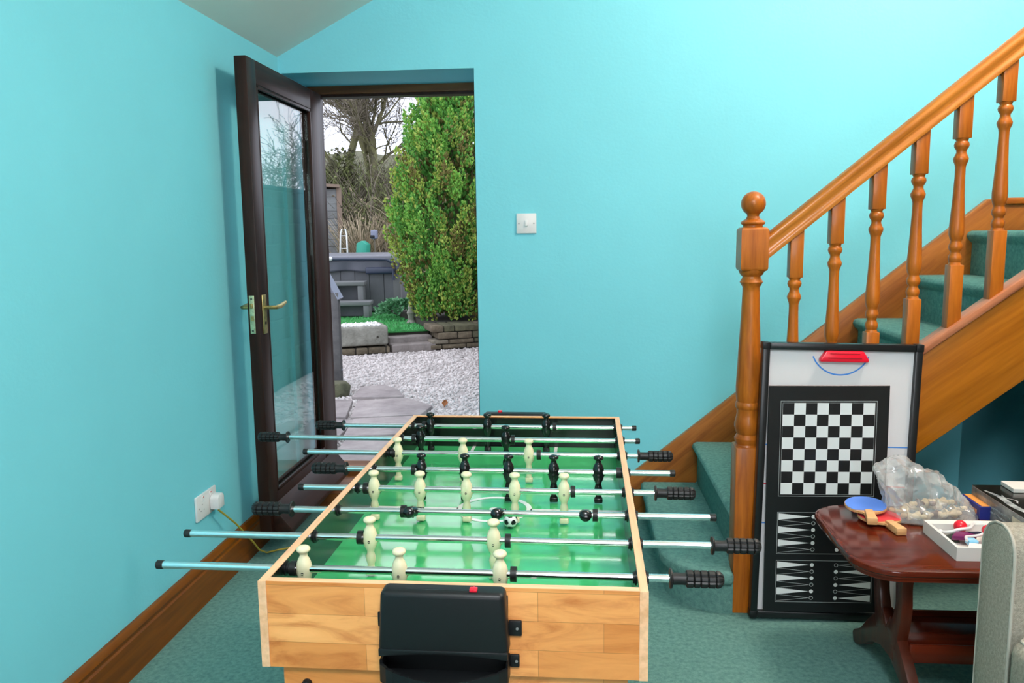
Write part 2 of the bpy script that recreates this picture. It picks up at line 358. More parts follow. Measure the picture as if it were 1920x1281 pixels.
# ------------------------------------------------------------------ door
dr = thing('door_1', 'dark stained glazed door standing open against the left wall', 'door', (-1.1775, 3.728, .112), kind='structure')
TH, DW, DH = .0225, .848, 1.762
def dbox(y0, y1, z0, z1, x=TH, bev=.003, b=None):
    b = b or new(); box(b, -x, x, y0, y1, z0, z1, bev); return b
part('stile', dbox(-DW, -DW+.085, 0, DH), M['darkwood'], dr); part('stile', dbox(-.15, 0, 0, DH), M['darkwood'], dr)
part('rail', dbox(-DW+.085, -.15, DH-.085, DH), M['darkwood_h'], dr); part('rail', dbox(-DW+.085, -.15, 0, .147), M['darkwood_h'], dr)
b = new()
for x in (TH-.012, -TH):
    for (y0, y1, z0, z1) in ((-DW+.085, -DW+.099, .147, DH-.085), (-.164, -.15, .147, DH-.085), (-DW+.085, -.15, DH-.099, DH-.085), (-DW+.085, -.15, .147, .161)):
        box(b, x, x+.012, y0, y1, z0, z1, .003)
part('glazing_bead', b, M['darkwood'], dr)
b = new(); box(b, -.003, .003, -DW+.086, -.151, .148, DH-.086); part('pane', b, M['glass'], dr, smooth=False)
b = new(); prism(b, [(TH, .0), (TH+.075, .0), (TH+.075, .022), (TH+.05, .05), (TH, .11)], -DW+.02, -.02, 'xz', bev=.004)
part('weather_bar', b, M['darkwood_h'], dr)
b = new(); box(b, -.0145, .0045, -DW-.0025, -DW+.001, .775, .915, .001)
part('latch_plate', b, M['steelplate'], dr, label='worn greenish steel latch plate on the door edge')
lp = dr.children[-1]
b = new(); box(b, -.011, .0, -DW-.009, -DW-.002, .868, .886, .002); box(b, -.010, .001, -DW-.004, -DW-.002, .822, .840)
part('latch', b, M['brass'], lp)
b = new()
for z in (.785, .903): lathe(b, [(.0035, 0), (.0035, .0015)], 10, T(-.005, -DW-.0025, z) @ RX(PI/2))
part('screw', b, M['screw'], lp)
for s in (1, -1):
    b = new(); box(b, s*TH, s*(TH+.004), -DW+.024, -DW+.062, .77, .915, .003)
    hp = part('handle_plate', b, M['brass'], dr, label='aged brass handle plate')
    b = new(); x0 = s*TH; y0 = -DW+.043
    tube(b, [(x0, y0, .868), (x0+s*.03, y0, .868), (x0+s*.042, y0+.012, .867), (x0+s*.044, y0+.055, .868), (x0+s*.043, y0+.11, .878)], [.007, .007, .0075, .0085, .006], 10)
    part('lever_handle', b, M['brass'], hp)
    b = new(); lathe(b, [(.006, 0), (.006, .002)], 12, T(s*(TH+.004), y0, .81) @ RY(PI/2*s)); part('keyhole', b, M['screw'], hp)
for z in (.2, .85, 1.55):
    b = new(); lathe(b, [(.006, 0), (.006, .09)], 10, T(-TH, .006, z)); part('hinge', b, M['darkwood'], dr)

# ------------------------------------------------------------------ light switch, socket, lead
sw = thing('light_switch', 'white single light switch on the turquoise back wall', 'light switch', (-.2125, D, 1.281))
b = new(); box(b, -.043, .043, -.009, 0, -.043, .043, .003); part('plate', b, M['white_plastic'], sw)
b = new(); prism(b, [(-.013, -.012), (-.009, -.012), (-.016, .012), (-.009, .012)][:1]+[(-.009, -.013), (-.009, .013), (-.0155, .013), (-.011, -.013)][0:], -.0065, .0065, 'yz') if False else box(b, -.0065, .0065, -.0145, -.008, -.013, .013, .002, mtx=RX(-.12)); part('rocker', b, M['white_plastic'], sw)
for x in (-.032, .032):
    b = new(); lathe(b, [(.0035, 0), (.003, .0012)], 10, T(x, -.009, 0) @ RX(PI/2)); part('screw', b, M['grey_screw'], sw)
so = thing('wall_socket', 'white double socket plate on the left wall beside the door', 'socket', (XL, 2.612, .330))
b = new(); box(b, 0, .009, -.075, .075, -.043, .043, .003); part('plate', b, M['white_plastic'], so)
for y in (-.028, .028):
    b = new(); box(b, .008, .012, y-.006, y+.006, .018, .036, .001, mtx=I4); r_ = part('rocker', b, M['white_plastic'], so)
    b = new(); box(b, .012, .0126, y-.003, y+.003, .031, .035); part('on_mark', b, M['red_dot'], r_)
b = new()
for (y, z) in ((-.035, .008), (-.046, -.012), (-.024, -.012)): box(b, .0088, .0094, y-.003, y+.003, z-.0015, z+.0015)
part('pin_slots', b, M['grey_screw'], so)
for y in (-.06, .06):
    b = new(); lathe(b, [(.003, 0), (.003, .001)], 8, T(.009, y, 0) @ RY(PI/2)); part('screw', b, M['grey_screw'], so)
pl = thing('power_lead', 'white plug with yellow green lead in the double socket', 'plug', (XL+.009, 2.655, .325))
b = new(); prism(b, [(-.025, -.024), (.025, -.024), (.025, .016), (.014, .027), (-.014, .027), (-.025, .016)], .0005, .032, 'yz', bev=.004); part('plug', b, M['white_plastic'], pl)
b = new()
pts = [(.016, 0, -.02), (.018, .004, -.035), (.026, .03, -.06), (.034, .10, -.12), (.042, .17, -.19), (.046, .22, -.24), (.05, .26, -.285), (.062, .30, -.312), (.09, .35, -.320), (.14, .38, -.321)]
sm = []
for i in range(len(pts)-1):
    for k in range(4):
        t = k/4; sm.append(tuple(a*(1-t)+c*t for a, c in zip(pts[i], pts[i+1])))
sm.append(pts[-1]); tube(b, sm, .0035, 8); part('cable', b, M['cable'], pl)

# ------------------------------------------------------------------ staircase
st = thing('staircase', 'pine staircase with turned balusters and green carpeted treads', 'staircase', (0, 0, 0))
NX0, NX1, NY0, NY1 = .508, .591, 2.563, 2.646
YS0, YS1 = 2.588, 2.622          # outer string faces
RISE, GO = .18, .2195
b = new()
def ostr(x): return .849+.745*(x-1.072)
def obot(x): return .536+.768*(x-1.074)
prism(b, [(NX1-.004, ostr(NX1)), (1.92, ostr(1.92)), (1.92, obot(1.92)), (NX1-.004, obot(NX1))], YS0, YS1, 'xz', bev=.002)
so_ = part('string_board', b, M['pine_s'], st)
b = new(); prism(b, [(NX1-.002, ostr(NX1)+.003), (1.91, ostr(1.91)+.003), (1.91, ostr(1.91)+.034), (NX1-.002, ostr(NX1)+.034)], YS0-.016, YS1+.016, 'xz', bev=.007)
part('string_capping', b, wood('capping_pine', (.3, .09, .035), (.5, .19, .09), 'X', 9, tilt=.64, knots=False), so_)
def wtop(x): return .17+.82*(x-.234)
b = new(); prism(b, [(.234, 0), (.234, .17), (1.68, wtop(1.68)), (2.9, wtop(1.68)), (2.9, 1.2), (1.75, 1.2), (1.4, .7), (.5, 0)], D-.03, D-.001, 'xz', bev=.003)
part('string_board', b, M['pine_w'], st)
b = new(); box(b, 1.70, 2.9, D-.045, D-.03, wtop(1.68)-.022, wtop(1.68)+.004, .005)
part('skirting_moulding', b, M['pine_x'], st)
# carpeted steps
for i in range(7):
    zt = .148+RISE*i; xn = .284+GO*i; z0 = 0 if i == 0 else zt-RISE
    x1 = xn+GO+.06 if i < 6 else 2.9
    b = new()
    if i == 0:
        # bullnose end curling round the newel
        def outline(off):
            P = [(x1, D-.03)]
            P += [(xn+off, D-.03), (xn+off, 2.80)]
            cx, cy_, rx, ry = .508, 2.76, .508-xn-off, 2.76-2.535-off
            for k in range(1, 11):
                a = PI+PI/2*k/10; P.append((cx+rx*math.cos(a), cy_+ry*math.sin(a)))
            P += [(.508, 2.62), (x1, 2.62)]
            return P
        prism(b, outline(.022), 0, zt-.03, 'xy'); prism(b, outline(0), zt-.045, zt, 'xy', bev=.016, seg=4)
    else:
        y0 = NY1+.003 if i == 1 else YS1+.001
        prism(b, [(xn+.024, z0-.03), (xn+.024, zt-.05), (xn+.008, zt-.036), (xn, zt-.02), (xn+.006, zt-.006), (xn+.02, zt), (x1, zt), (x1, zt-.06), (xn+.09, z0-.03)], y0, D-.031, 'xz', bev=.004)
    part('carpeted_step', b, M['carpet'], st)
# newel post
nw = new(); cx, cyn = (NX0+NX1)/2, (NY0+NY1)/2; hw_ = (NX1-NX0)/2
box(nw, -hw_, hw_, -hw_, hw_, 0, .556, .004)
lathe(nw, [(hw_*.98, .55), (.036, .562), (.039, .571), (.0405, .581), (.036, .589), (.033, .594), (.036, .600), (.041, .617), (.0405, .63), (.036, .65), (.034, .662), (.035, .676), (.0385, .68), (.0395, .688), (.038, .697), (.0355, .70), (.039, .725), (.0395, .75), (.037, .80), (.033, .89), (.029, .97), (.0265, 1.05), (.0265, 1.066), (.031, 1.074), (.0355, 1.082), (.031, 1.09), (.028, 1.095), (.028, 1.10), (.034, 1.105), (.0395, 1.115), (.0395, 1.13)], 28)
t = bmesh.new(); bmesh.ops.create_cube(t, size=1.)
bmesh.ops.transform(t, matrix=T(0, 0, 1.184) @ Matrix.Diagonal((2*hw_, 2*hw_, .136, 1)), verts=t.verts)
bmesh.ops.bevel(t, geom=[e for e in t.edges if abs(e.verts[0].co.z-e.verts[1].co.z) < .001], offset=.011, segments=3, profile=.5, affect='EDGES')
merge(nw, t)
nwo = part('newel_post', nw, M['pine_z'], st, (cx, cyn, 0))
b = new(); lathe(b, [(.03, 1.25), (.03, 1.258), (.036, 1.262), (.0375, 1.267), (.033, 1.272), (.022, 1.278), (.018, 1.286), (.019, 1.292)]+[(.0375*math.sin(a), 1.325-.0375*math.cos(a)) for a in [PI*(.18+.82*k/14) for k in range(15)]], 28)
part('finial', b, M['pine_z'], nwo)
b = new(); box(b, -hw_, hw_, -hw_, hw_, 0, 2.42, .004); lathe(b, [(.03, 2.41), (.036, 2.425), (.02, 2.44), (.019, 2.455)]+[(.0375*math.sin(a), 2.488-.0375*math.cos(a)) for a in [PI*(.18+.82*k/14) for k in range(15)]], 24)
part('newel_post', b, M['pine_z'], st, (1.945, cyn, 0))
# balusters
def railb(x): return 1.16+.82*(x-.6)
for k in range(10):
    x = .682+.1197*k
    zb = 1.095+.1035*k; zl = zb-.379; zs = ostr(x)+.03; ztop = railb(x)
    b = new(); h = .02
    prism(b, [(-h, zb), (h, zb), (h, ztop+.82*h+.004), (-h, ztop-.82*h+.004)], -h, h, 'xz', bev=.002)
    prism(b, [(-h, zs-.745*h), (h, zs+.745*h), (h, zl), (-h, zl)], -h, h, 'xz', bev=.002)
    pr = [(0, .019), (.02, .016), (.03, .0195), (.05, .0215), (.07, .0195), (.09, .0145), (.11, .014), (.135, .018), (.155, .0215), (.175, .0205), (.205, .016), (.225, .0145), (.30, .0145), (.45, .0165), (.6, .0195), (.7, .0218), (.755, .0215), (.79, .018), (.805, .0155), (.82, .016), (.84, .0195), (.858, .020), (.875, .0185), (.893, .014), (.905, .014), (.925, .018), (.945, .0195), (.965, .018), (.98, .016), (1, .019)]
    lathe(b, [(r_, zb-.379*t_) for t_, r_ in pr], 18)
    part('baluster', b, M['pine_z'], st, (x, cyn, 0))
# handrail: moulded section swept up the slope
sec = [(-.027, .0), (.027, .0), (.029, .012), (.024, .02), (.022, .034), (.029, .048), (.029, .062), (.02, .075), (.0, .08), (-.02, .075), (-.029, .062), (-.029, .048), (-.022, .034), (-.024, .02), (-.029, .012)]
b = new(); x0, x1 = NX1-.004, 1.9
A = [b.verts.new((x0, cyn+s[0], railb(x0)+s[1])) for s in sec]; B = [b.verts.new((x1, cyn+s[0], railb(x1)+s[1])) for s in sec]
b.faces.new(A); b.faces.new(B[::-1])
for i in range(len(sec)): b.faces.new((A[i], B[i], B[(i+1) % len(sec)], A[(i+1) % len(sec)]))
bmesh.ops.recalc_face_normals(b, faces=b.faces); part('handrail', b, M['pine_r'], st, ang=.9)
# under-stair wall and sloping soffit
b = new(); prism(b, [(.62, 0), (1.50, 0), (1.50, obot(1.50)), (.62, obot(.62))], 3.22, 3.26, 'xz'); box(b, 1.46, 1.50, 3.26, D, 0, obot(1.46))
struct('wall_understair', b, M['wall'], 'turquoise boxing deep under the staircase', 'wall', smooth=False)
b = new(); prism(b, [(.42, obot(.42)+.03), (1.75, obot(1.75)+.03), (1.75, obot(1.75)+.01), (.42, obot(.42)+.01)], YS1+.002, D-.001, 'xz')
struct('trim_3', b, M['wall'], 'sloping turquoise soffit under the stairs', 'soffit')
b = new(); prism(b, [(1.50, 0), (XR, 0), (XR, 1.165), (1.88, 1.165), (1.50, obot(1.50)+.01)], YS1+.002, YS1+.05, 'xz')  # added out of view to keep light from under the stairs
struct('wall_light_block', b, M['wall'], 'unseen turquoise wall added to shade the space under the stairs', 'wall', smooth=False)

# ------------------------------------------------------------------ football table
TX, TY, TA = -.4985, 1.1762, -.0143
TW, TL, TZ, BZ = .607, 1.154, .711, .568
ft = thing('foosball_table', 'wooden table football game with green pitch and chrome rods', 'football table', (TX, TY, 0), (0, 0, TA))
WT = .0135
FZ = .622
for x in (0, TW-WT):
    b = new(); box(b, x, x+WT, 0, TL, BZ, TZ, .0008, 1)
    xi = x+WT if x == 0 else x
    box(b, xi-.0006, xi+.0006, WT, TL-WT, FZ, TZ-.002, mi=1)
    part('side_panel', b, [M['edgewood'], M['black_in']], ft)
for y, s in ((0, 1), (TL-WT, -1)):
    # end panel with a goal mouth
    b = new(); g0, g1 = TW/2-.085, TW/2+.085; gz = .655
    arch = [(g1, FZ), (g1, gz-.008)]+[(TW/2+.085*math.cos(a), gz-.008+.008*math.sin(a)) for a in [PI*k/10 for k in range(1, 10)]]+[(g0, gz-.008), (g0, FZ)]
    prism(b, [(WT, BZ), (TW-WT, BZ), (TW-WT, FZ), (WT, FZ)], y, y+WT, 'xz')
    prism(b, [(WT, FZ), (g0, FZ), (g0, gz-.008), (g0, TZ), (WT, TZ)], y, y+WT, 'xz'); prism(b, [(g1, FZ), (TW-WT, FZ), (TW-WT, TZ), (g1, TZ), (g1, gz-.008)], y, y+WT, 'xz')
    prism(b, [(g0, TZ), (g0, gz-.008)]+arch[2:-2][::-1]+[(g1, gz-.008), (g1, TZ)], y, y+WT, 'xz')
    yi = y+WT if s == 1 else y
    for xa, xb, za, zb_ in ((WT, g0, FZ, TZ-.002), (g1, TW-WT, FZ, TZ-.002), (g0, g1, gz-.004, TZ-.002)): box(b, xa, xb, yi-.0006, yi+.0006, za, zb_, mi=1)
    for xa, xb, za, zb_ in ((g0-.0004, g0+.0006, FZ, gz-.006), (g1-.0006, g1+.0004, FZ, gz-.006), (g0, g1, gz-.0006, gz+.0004)): box(b, xa, xb, y+.0004, y+WT-.0004, za, zb_, mi=1)
    for f in b.faces:
        c = f.calc_center_median()
        if y+.001 < c.y < y+WT-.001 and g0-.001 < c.x < g1+.001 and FZ-.001 < c.z < gz+.002: f.material_index = 1
    part('end_panel', b, [M['butcher'], M['black_in']], ft, smooth=False)
    b = new(); box(b, WT, TW-WT, y+.0003, y+WT-.0003, TZ-.0005, TZ+.0008); part('edge_banding', b, M['edgewood_x'], ft)
    for x in (0, TW-WT):
        b = new(); box(b, x+.0002, x+WT-.0002, (y-.0012 if s == 1 else y+WT), (y if s == 1 else y+WT+.0012), BZ, TZ); part('edge_banding', b, M['edgewood'], ft)
b = new(); box(b, WT, TW-WT, WT, TL-WT, FZ-.006, FZ); part('pitch', b, M['pitch'], ft)
b = new(); zl0, zl1 = FZ, FZ+.0006; cxm, cym = TW/2, .601
def ring(b, cx, cy, ra, rb, z, n=48, a0=0, a1=2*PI, mi=0, ky=1.):
    for k in range(n):
        a, c = a0+(a1-a0)*k/n, a0+(a1-a0)*(k+1)/n
        quad(b, [(cx+ra*math.cos(a), cy+ky*ra*math.sin(a), z), (cx+rb*math.cos(a), cy+ky*rb*math.sin(a), z), (cx+rb*math.cos(c), cy+ky*rb*math.sin(c), z), (cx+ra*math.cos(c), cy+ky*ra*math.sin(c), z)], mi)
ring(b, cxm, cym, .074, .086, zl1); part('centre_circle', b, M['white_line'], ft); b = new(); ring(b, cxm, cym, .0003, .011, zl1, 20); part('centre_spot', b, M['white_line'], ft)
for xa, xb in ((WT, cxm-.083), (cxm+.083, TW-WT)):
    b = new(); box(b, xa, xb, cym-.0055, cym+.0055, zl0, zl1); part('halfway_line', b, M['white_line'], ft)
for y0, s in ((WT, 1), (TL-WT, -1)):
    b = new(); box(b, cxm-.125, cxm+.125, y0+s*.078, y0+s*.088, zl0, zl1)
    for x in (-.125, .116): box(b, cxm+x, cxm+x+.009, min(y0, y0+s*.088), max(y0, y0+s*.088), zl0, zl1)
    part('goal_box', b, M['white_line'], ft)
# base: end leg panels, apron, knobs
for y0, y1 in ((.012, .03), (TL-.03, TL-.012)):
    b = new()
    prism(b, [(.03, 0), (.13, 0), (.13, .40), (TW-.13, .40), (TW-.13, 0), (TW-.03, 0), (TW-.03, BZ), (.03, BZ)], y0, y1, 'xz')
    lg = part('leg_panel', b, M['butcher'], ft, smooth=False)
    yk = y0 if y0 < .5 else y1
    for x in (.068, TW-.068):
        b = new(); lathe(b, [(.008, 0), (.008, .006), (.006, .009)], 16, T(x, yk, .535) @ RX(PI/2 if y0 < .5 else -PI/2))
        part('bolt_cover', b, M['black_plastic'], lg)
for x in (.03, TW-.048):
    b = new(); box(b, x, x+.018, .03, TL-.03, .40, BZ); part('side_apron', b, M['edgewood'], ft)
b = new(); box(b, WT, TW-WT, WT, TL-WT, BZ, BZ+.006); part('base_board', b, M['edgewood'], ft)
# ball catchers
def catcher(y, rz):
    b = new()
    t = bmesh.new(); bmesh.ops.create_cube(t, size=1.)
    bmesh.ops.transform(t, matrix=T(0, -.0195, .667) @ Matrix.Diagonal((.200, .037, .1, 1)), verts=t.verts)
    for v in t.verts:
        if v.co.z > .67: v.co.x *= .94
    bmesh.ops.bevel(t, geom=list(t.edges), offset=.009, segments=4, profile=.5, affect='EDGES'); merge(b, t)
    c = part('ball_catcher', b, M['black_plastic'], ft, (TW/2-.005 if y == 0 else TW/2, y, 0), (0, 0, rz))
    b = new(); box(b, -.096, .096, -.003, -.0006, .572, .70, .001); part('back_plate', b, M['black_plastic'], c)
    b = new()
    out = [(-.0985, .626)]+[(-.0985+.197*k/12, .6135+.006*math.sin(PI*k/12)) for k in range(13)]+[(.0985, .626)]
    prism(b, out, -.0395, -.034, 'xz', bev=.0015); part('hood_lip', b, M['black_plastic'], c)
    b = new(); n = 16
    outl = lambda o: [(-.098, o)]+[(-.098+.196*k/n, -.036-.040*math.sin(PI*k/n)**.7) for k in range(n+1)]+[(.098, o)]
    O = outl(-.001); Iq = [(x*.965, yy+.0035 if yy < -.01 else yy) for x, yy in O]
    prism(b, O, .572, .575, 'xy')
    for k in range(len(O)-1):
        (xa, ya), (xb, yb), (xc, yc), (xd, yd) = O[k], O[k+1], Iq[k+1], Iq[k]
        prism(b, [(xa, ya), (xb, yb), (xc, yc), (xd, yd)], .573, .600-.004*math.sin(PI*max(0, min(1, (k-1)/n))) if 0 < k < len(O)-2 else .606, 'xy')
    part('tray', b, M['black_plastic'], c)
    for (xa, xb, za, zb_) in ((.097, .117, .636, .661), (-.107, -.096, .644, .668), (.098, .113, .585, .606)):
        b = new(); box(b, xa, xb, -.006, -.001, za, zb_, .002); tube(b, [((xa+xb)/2+.003, -.0055, (za+zb_)/2), ((xa+xb)/2+.003, -.0072, (za+zb_)/2)], .0022, 8, mi=1); part('fixing_tab', b, [M['black_plastic'], M['grey_screw']], c)
    b = new(); box(b, -.056, .05, -.0275, -.0265, .7165, .7173); part('slider_slot', b, M['black_in'], c)
    b = new(); box(b, .041, .053, -.032, -.021, .7165, .7215, .0015); box(b, .0455, .0485, -.025, -.017, .7165, .7205, .001); part('score_slider', b, M['red_plastic'], c, label='small red score slider on the black ball catcher')
catcher(0, 0); catcher(TL, PI)
# rods
def grip_mesh():
    b = new(); t = bmesh.new(); n = 32; rings = []
    prof = []
    for k in range(41):
        u = k/40; x = .026+.060*u
        r = .0138
        if u > .82: r = .0138*math.sqrt(max(.04, 1-((u-.82)/.19)**2))
        g = abs(((u*5.2) % 1)-.5)   # circumferential grooves
        dip = .0022 if g > .44 and u < .95 else 0
        prof.append((r, dip, x))
    for r, dip, x in prof:
        ring_ = []
        for i in range(n):
            a = 2*PI*i/n; lob = .0022*max(0, math.cos(8*a)-.55)/.45
            rr = r-dip-lob*(r/.0138); ring_.append(t.verts.new((x, rr*math.cos(a), rr*math.sin(a))))
        rings.append(ring_)
    for a, c in zip(rings, rings[1:]):
        for i in range(n): t.faces.new((a[i], a[(i+1) % n], c[(i+1) % n], c[i]))
    t.faces.new(rings[0]); t.faces.new(rings[-1][::-1]); bmesh.ops.recalc_face_normals(t, faces=t.faces); merge(b, t)
    lathe(b, [(.0155, 0), (.0165, .0015), (.0155, .004), (.010, .0055), (.0095, .02), (.0105, .028)], 24, RY(PI/2))
    return mesh_of(b, 'handle', M['rubber'])
G_ME = grip_mesh()
b = new(); lathe(b, [(.0072, 0), (.0076, .002), (.0076, .011), (.006, .0125)], 16, RY(PI/2)); CAP_ME = mesh_of(b, 'end_cap', M['rubber'])
b = new(); lathe(b, [(.0066, -.005), (.0125, -.005), (.0125, .005), (.0066, .005)], 22, RY(PI/2)); BUMP_ME = mesh_of(b, 'bumper', M['rubber'])
b = new(); lathe(b, [(.0068, 0), (.0125, 0), (.0125, .002), (.0095, .003), (.0095, .006), (.0068, .006)], 22, RY(PI/2)); BEAR_ME = mesh_of(b, 'rod_bearing', M['black_plastic'])
def player_mesh(body):
    b = new()
    secs = [(-.070, .0085, .0055), (-.066, .0088, .0058), (-.060, .0080, .0052), (-.056, .0055, .005), (-.050, .0055, .005), (-.045, .0070, .006), (-.038, .0080, .0066), (-.032, .0068, .0058), (-.027, .0056, .005), (-.023, .0066, .0056), (-.016, .0098, .0082), (-.006, .0120, .0098), (.004, .0118, .0098), (.012, .0102, .0088), (.0175, .0084, .0072), (.022, .0068, .0062), (.0265, .0064, .006), (.0285, .0076, .0074), (.0305, .0104, .0102), (.0325, .0116, .0114), (.0345, .0116, .0114), (.037, .0106, .0104), (.039, .008, .0078), (.0402, .004, .004)]
    loft(b, [(z, rx*(1.15 if z < .02 else 1.), ry*(1.12 if z < .02 else 1.)) for z, rx, ry in secs], 18)
    for s in (-1, 1): sphere(b, (s*.0132, 0, -.001), .004, (1, 1.2, 1.8), u=10, v=8)
    box(b, -.009, .009, -.0065, .0065, -.0705, -.060, .0015)
    tube(b, [(0, -.0100, -.005), (0, -.0116, -.005)], .0024, 10, mi=1); tube(b, [(-.002, -.0120, -.005), (.002, -.0120, -.005)], .0005, 6, mi=0)
    return mesh_of(b, 'player', [body, M['screw']], ang=.8)
PW, PB = player_mesh(M['cream']), player_mesh(M['black_gloss'])
ZR = .6955
rods = [  # left end, right end (world x), handle side, players x, colour, bumpers x, tilt
    (-.711, .236, 'R', (-.453, -.291, -.124), 0, (-.486+.012, -.102), 0),
    (-.732, .325, 'R', (-.377, -.149), 0, (-.395, -.123), 0),
    (-.661, .270, 'L', (-.327, -.154, .018), 1, (-.345, .037), 73),
    (-.611, .253, 'R', (-.441, -.339, -.237, -.132, -.026), 0, (-.459, -.007), 0),
    (-.630, .226, 'L', (-.363, -.260, -.157, -.052, .051), 1, (-.381, .097), -4),
    (-.698, .239, 'R', (-.451, -.284, -.118), 0, (-.471, -.093), 0),
    (-.876, .168, 'L', (-.420, -.188), 1, (-.438, -.169), 5),
    (-.760, .169, 'L', (-.418, -.253, -.085), 1, (-.437, -.061), 0)]
for i, (xl, xr, hs, pls, colr, bps, tl) in enumerate(rods):
    yb = .0855+.1427*i
    la = lambda x: x-TX-.0143*yb
    a0, a1 = la(xl), la(xr)
    r0_, r1_ = (a0+.012, a1-.08) if hs == 'R' else (a0+.08, a1-.012)
    b = new(); tube(b, [(r0_, 0, 0), (r1_, 0, 0)], .0065, 16)
    rod = part('rod', b, M['chrome'], ft, (0, yb, ZR))
    if hs == 'R':
        part('handle', G_ME, None, rod, (a1-.0875, 0, 0)); part('end_cap', CAP_ME, None, rod, (a0+.0125, 0, 0), (0, 0, PI))
    else:
        part('handle', G_ME, None, rod, (a0+.0875, 0, 0), (0, 0, PI)); part('end_cap', CAP_ME, None, rod, (a1-.0125, 0, 0))
    for x in pls: part('player', PB if colr else PW, None, rod, (la(x), 0, 0), (math.radians(tl), 0, 0))
    for x in bps: part('bumper', BUMP_ME, None, rod, (max(WT+.013, la(x)), 0, 0))
    for x, rz in ((WT, 0), (TW-WT, PI), (0, PI), (TW, 0)): part('rod_bearing', BEAR_ME, None, ft, (x, yb, ZR), (0, 0, rz))
# the ball
t = bmesh.new(); bmesh.ops.create_icosphere(t, subdivisions=4, radius=.0155)
ti = bmesh.new(); bmesh.ops.create_icosphere(ti, subdivisions=1, radius=1.); dirs = [v.co.normalized() for v in ti.verts]; ti.free()
rotm = Matrix.Rotation(.5, 3, 'X') @ Matrix.Rotation(.3, 3, 'Z'); dirs = [rotm @ d for d in dirs]
for f in t.faces:
    c = f.calc_center_median().normalized(); f.material_index = 1 if max(c.dot(d) for d in dirs) > math.cos(.36) else 0
tag(part('table_ball', t, [M['ball_w'], M['ball_b']], None, (-.140, 1.657, FZ+.0006+.0155)), 'small black and white football lying on the green pitch', 'ball')

# ------------------------------------------------------------------ hockey board and chess board leaning on the stairs
HB = Matrix.Translation((.5555, 2.512, .0125)) @ RZ(.0236) @ RX(-.0179) @ RY(.0235)
HW, HH = .482, .888
def place(o, m): o.matrix_world = m; return o
hb = thing('hockey_board', 'black framed white air hockey board leaning on the newel post', 'game board'); hb.matrix_world = HB
b = new(); fwid = .022; dp = .032
for (u0, u1, v0, v1) in ((0, fwid, 0, HH), (HW-fwid, HW, 0, HH), (fwid, HW-fwid, 0, fwid), (fwid, HW-fwid, HH-fwid, HH)): box(b, u0, u1, 0, dp, v0, v1, .003)
part('frame', b, M['board_black'], hb)
for u in (-.0015, HW-.0215):
    for v in (-.0015, HH-.0215):
        b = new(); box(b, u, u+.023, -.0012, dp+.0005, v, v+.023, .0025); part('corner_cap', b, M['black_plastic'], hb)
b = new(); box(b, fwid, HW-fwid, .014, .02, fwid, HH-fwid); part('playing_surface', b, M['board_white'], hb)
b = new(); yv = .0136
def vring(b, cu, cv, ra, rb, y, n=40, a0=0, a1=2*PI, mi=0):
    for k in range(n):
        a, c = a0+(a1-a0)*k/n, a0+(a1-a0)*(k+1)/n
        quad(b, [(cu+ra*math.cos(a), y, cv+ra*math.sin(a)), (cu+rb*math.cos(a), y, cv+rb*math.sin(a)), (cu+rb*math.cos(c), y, cv+rb*math.sin(c)), (cu+ra*math.cos(c), y, cv+ra*math.sin(c))], mi)
vring(b, .240, .880, .088, .0925, yv, a0=PI*1.12, a1=PI*1.88)
vring(b, .240, .008, .088, .0925, yv, a0=PI*.12, a1=PI*.88)
for v in (.565, .310): box(b, fwid, HW-fwid, yv-.0002, yv+.0002, v-.0018, v+.0018)
box(b, fwid, HW-fwid, yv-.0002, yv+.0002, .4365, .4395, mi=1)
part('rink_lines', b, [M['blue_print'], M['red_plastic']], hb)
b = new(); prism(b, [(.172, .832), (.319, .832), (.318, .842), (.302, .866), (.189, .866), (.173, .842)], -.008, .0136, 'xz', bev=.004)
gl = part('goal', b, M['red_plastic'], hb, label='red plastic goal at the top of the board')
b = new(); box(b, .195, .296, -.0088, -.0078, .843, .8465); box(b, .2, .29, -.0086, -.0078, .857, .859); part('goal_slot', b, pm('dark_red', (.32, .004, .012), .4), gl)

# chess / backgammon insert, leaning in front of it
CB = HB @ T(.038, -.0065, .0245) @ RX(-.004) @ RY(-.022)
cb = thing('chess_board', 'thin black chess and backgammon board leaning on the hockey board', 'game board'); cb.matrix_world = CB
PWd, PH = .366, .730
b = new(); box(b, 0, PWd, 0, .005, 0, PH, .0008, 1); part('panel', b, M['board_black'], cb)
OU, OV = .038, .0225
yq = -.0003
def R2(b, u0, u1, v0, v1, mi=0): quad(b, [(u0, yq, v0), (u1, yq, v0), (u1, yq, v1), (u0, yq, v1)], mi)
def frame2(b, u0, u1, v0, v1, w, mi=0):
    R2(b, u0, u1, v0, v0+w, mi); R2(b, u0, u1, v1-w, v1, mi); R2(b, u0, u0+w, v0+w, v1-w, mi); R2(b, u1-w, u1, v0+w, v1-w, mi)
b = new(); su0, su1, sv0, sv1 = .082-OU, .361-OU, .408-OV, .698-OV
du, dv = (su1-su0)/8, (sv1-sv0)/8
for i in range(8):
    for j in range(8):
        if (i+j) % 2 == 0: R2(b, su0+i*du, su0+(i+1)*du, sv0+j*dv, sv0+(j+1)*dv)
part('chess_squares', b, M['print_white'], cb, smooth=False)
b = new(); frame2(b, su0-.007, su1+.007, sv0-.007, sv1+.007, .0013); frame2(b, su0-.0008, su1+.0008, sv0-.0008, sv1+.0008, .0008)
bu0, bu1, bv0, bv1 = .074-OU, .373-OU, .055-OV, .350-OV
vm0, vm1 = .193-OV, .214-OV
frame2(b, bu0, bu1, bv0, vm0, .0013); frame2(b, bu0, bu1, vm1, bv1, .0013)
part('border_lines', b, M['print_grey'], cb, smooth=False)
b = new(); b2 = new()
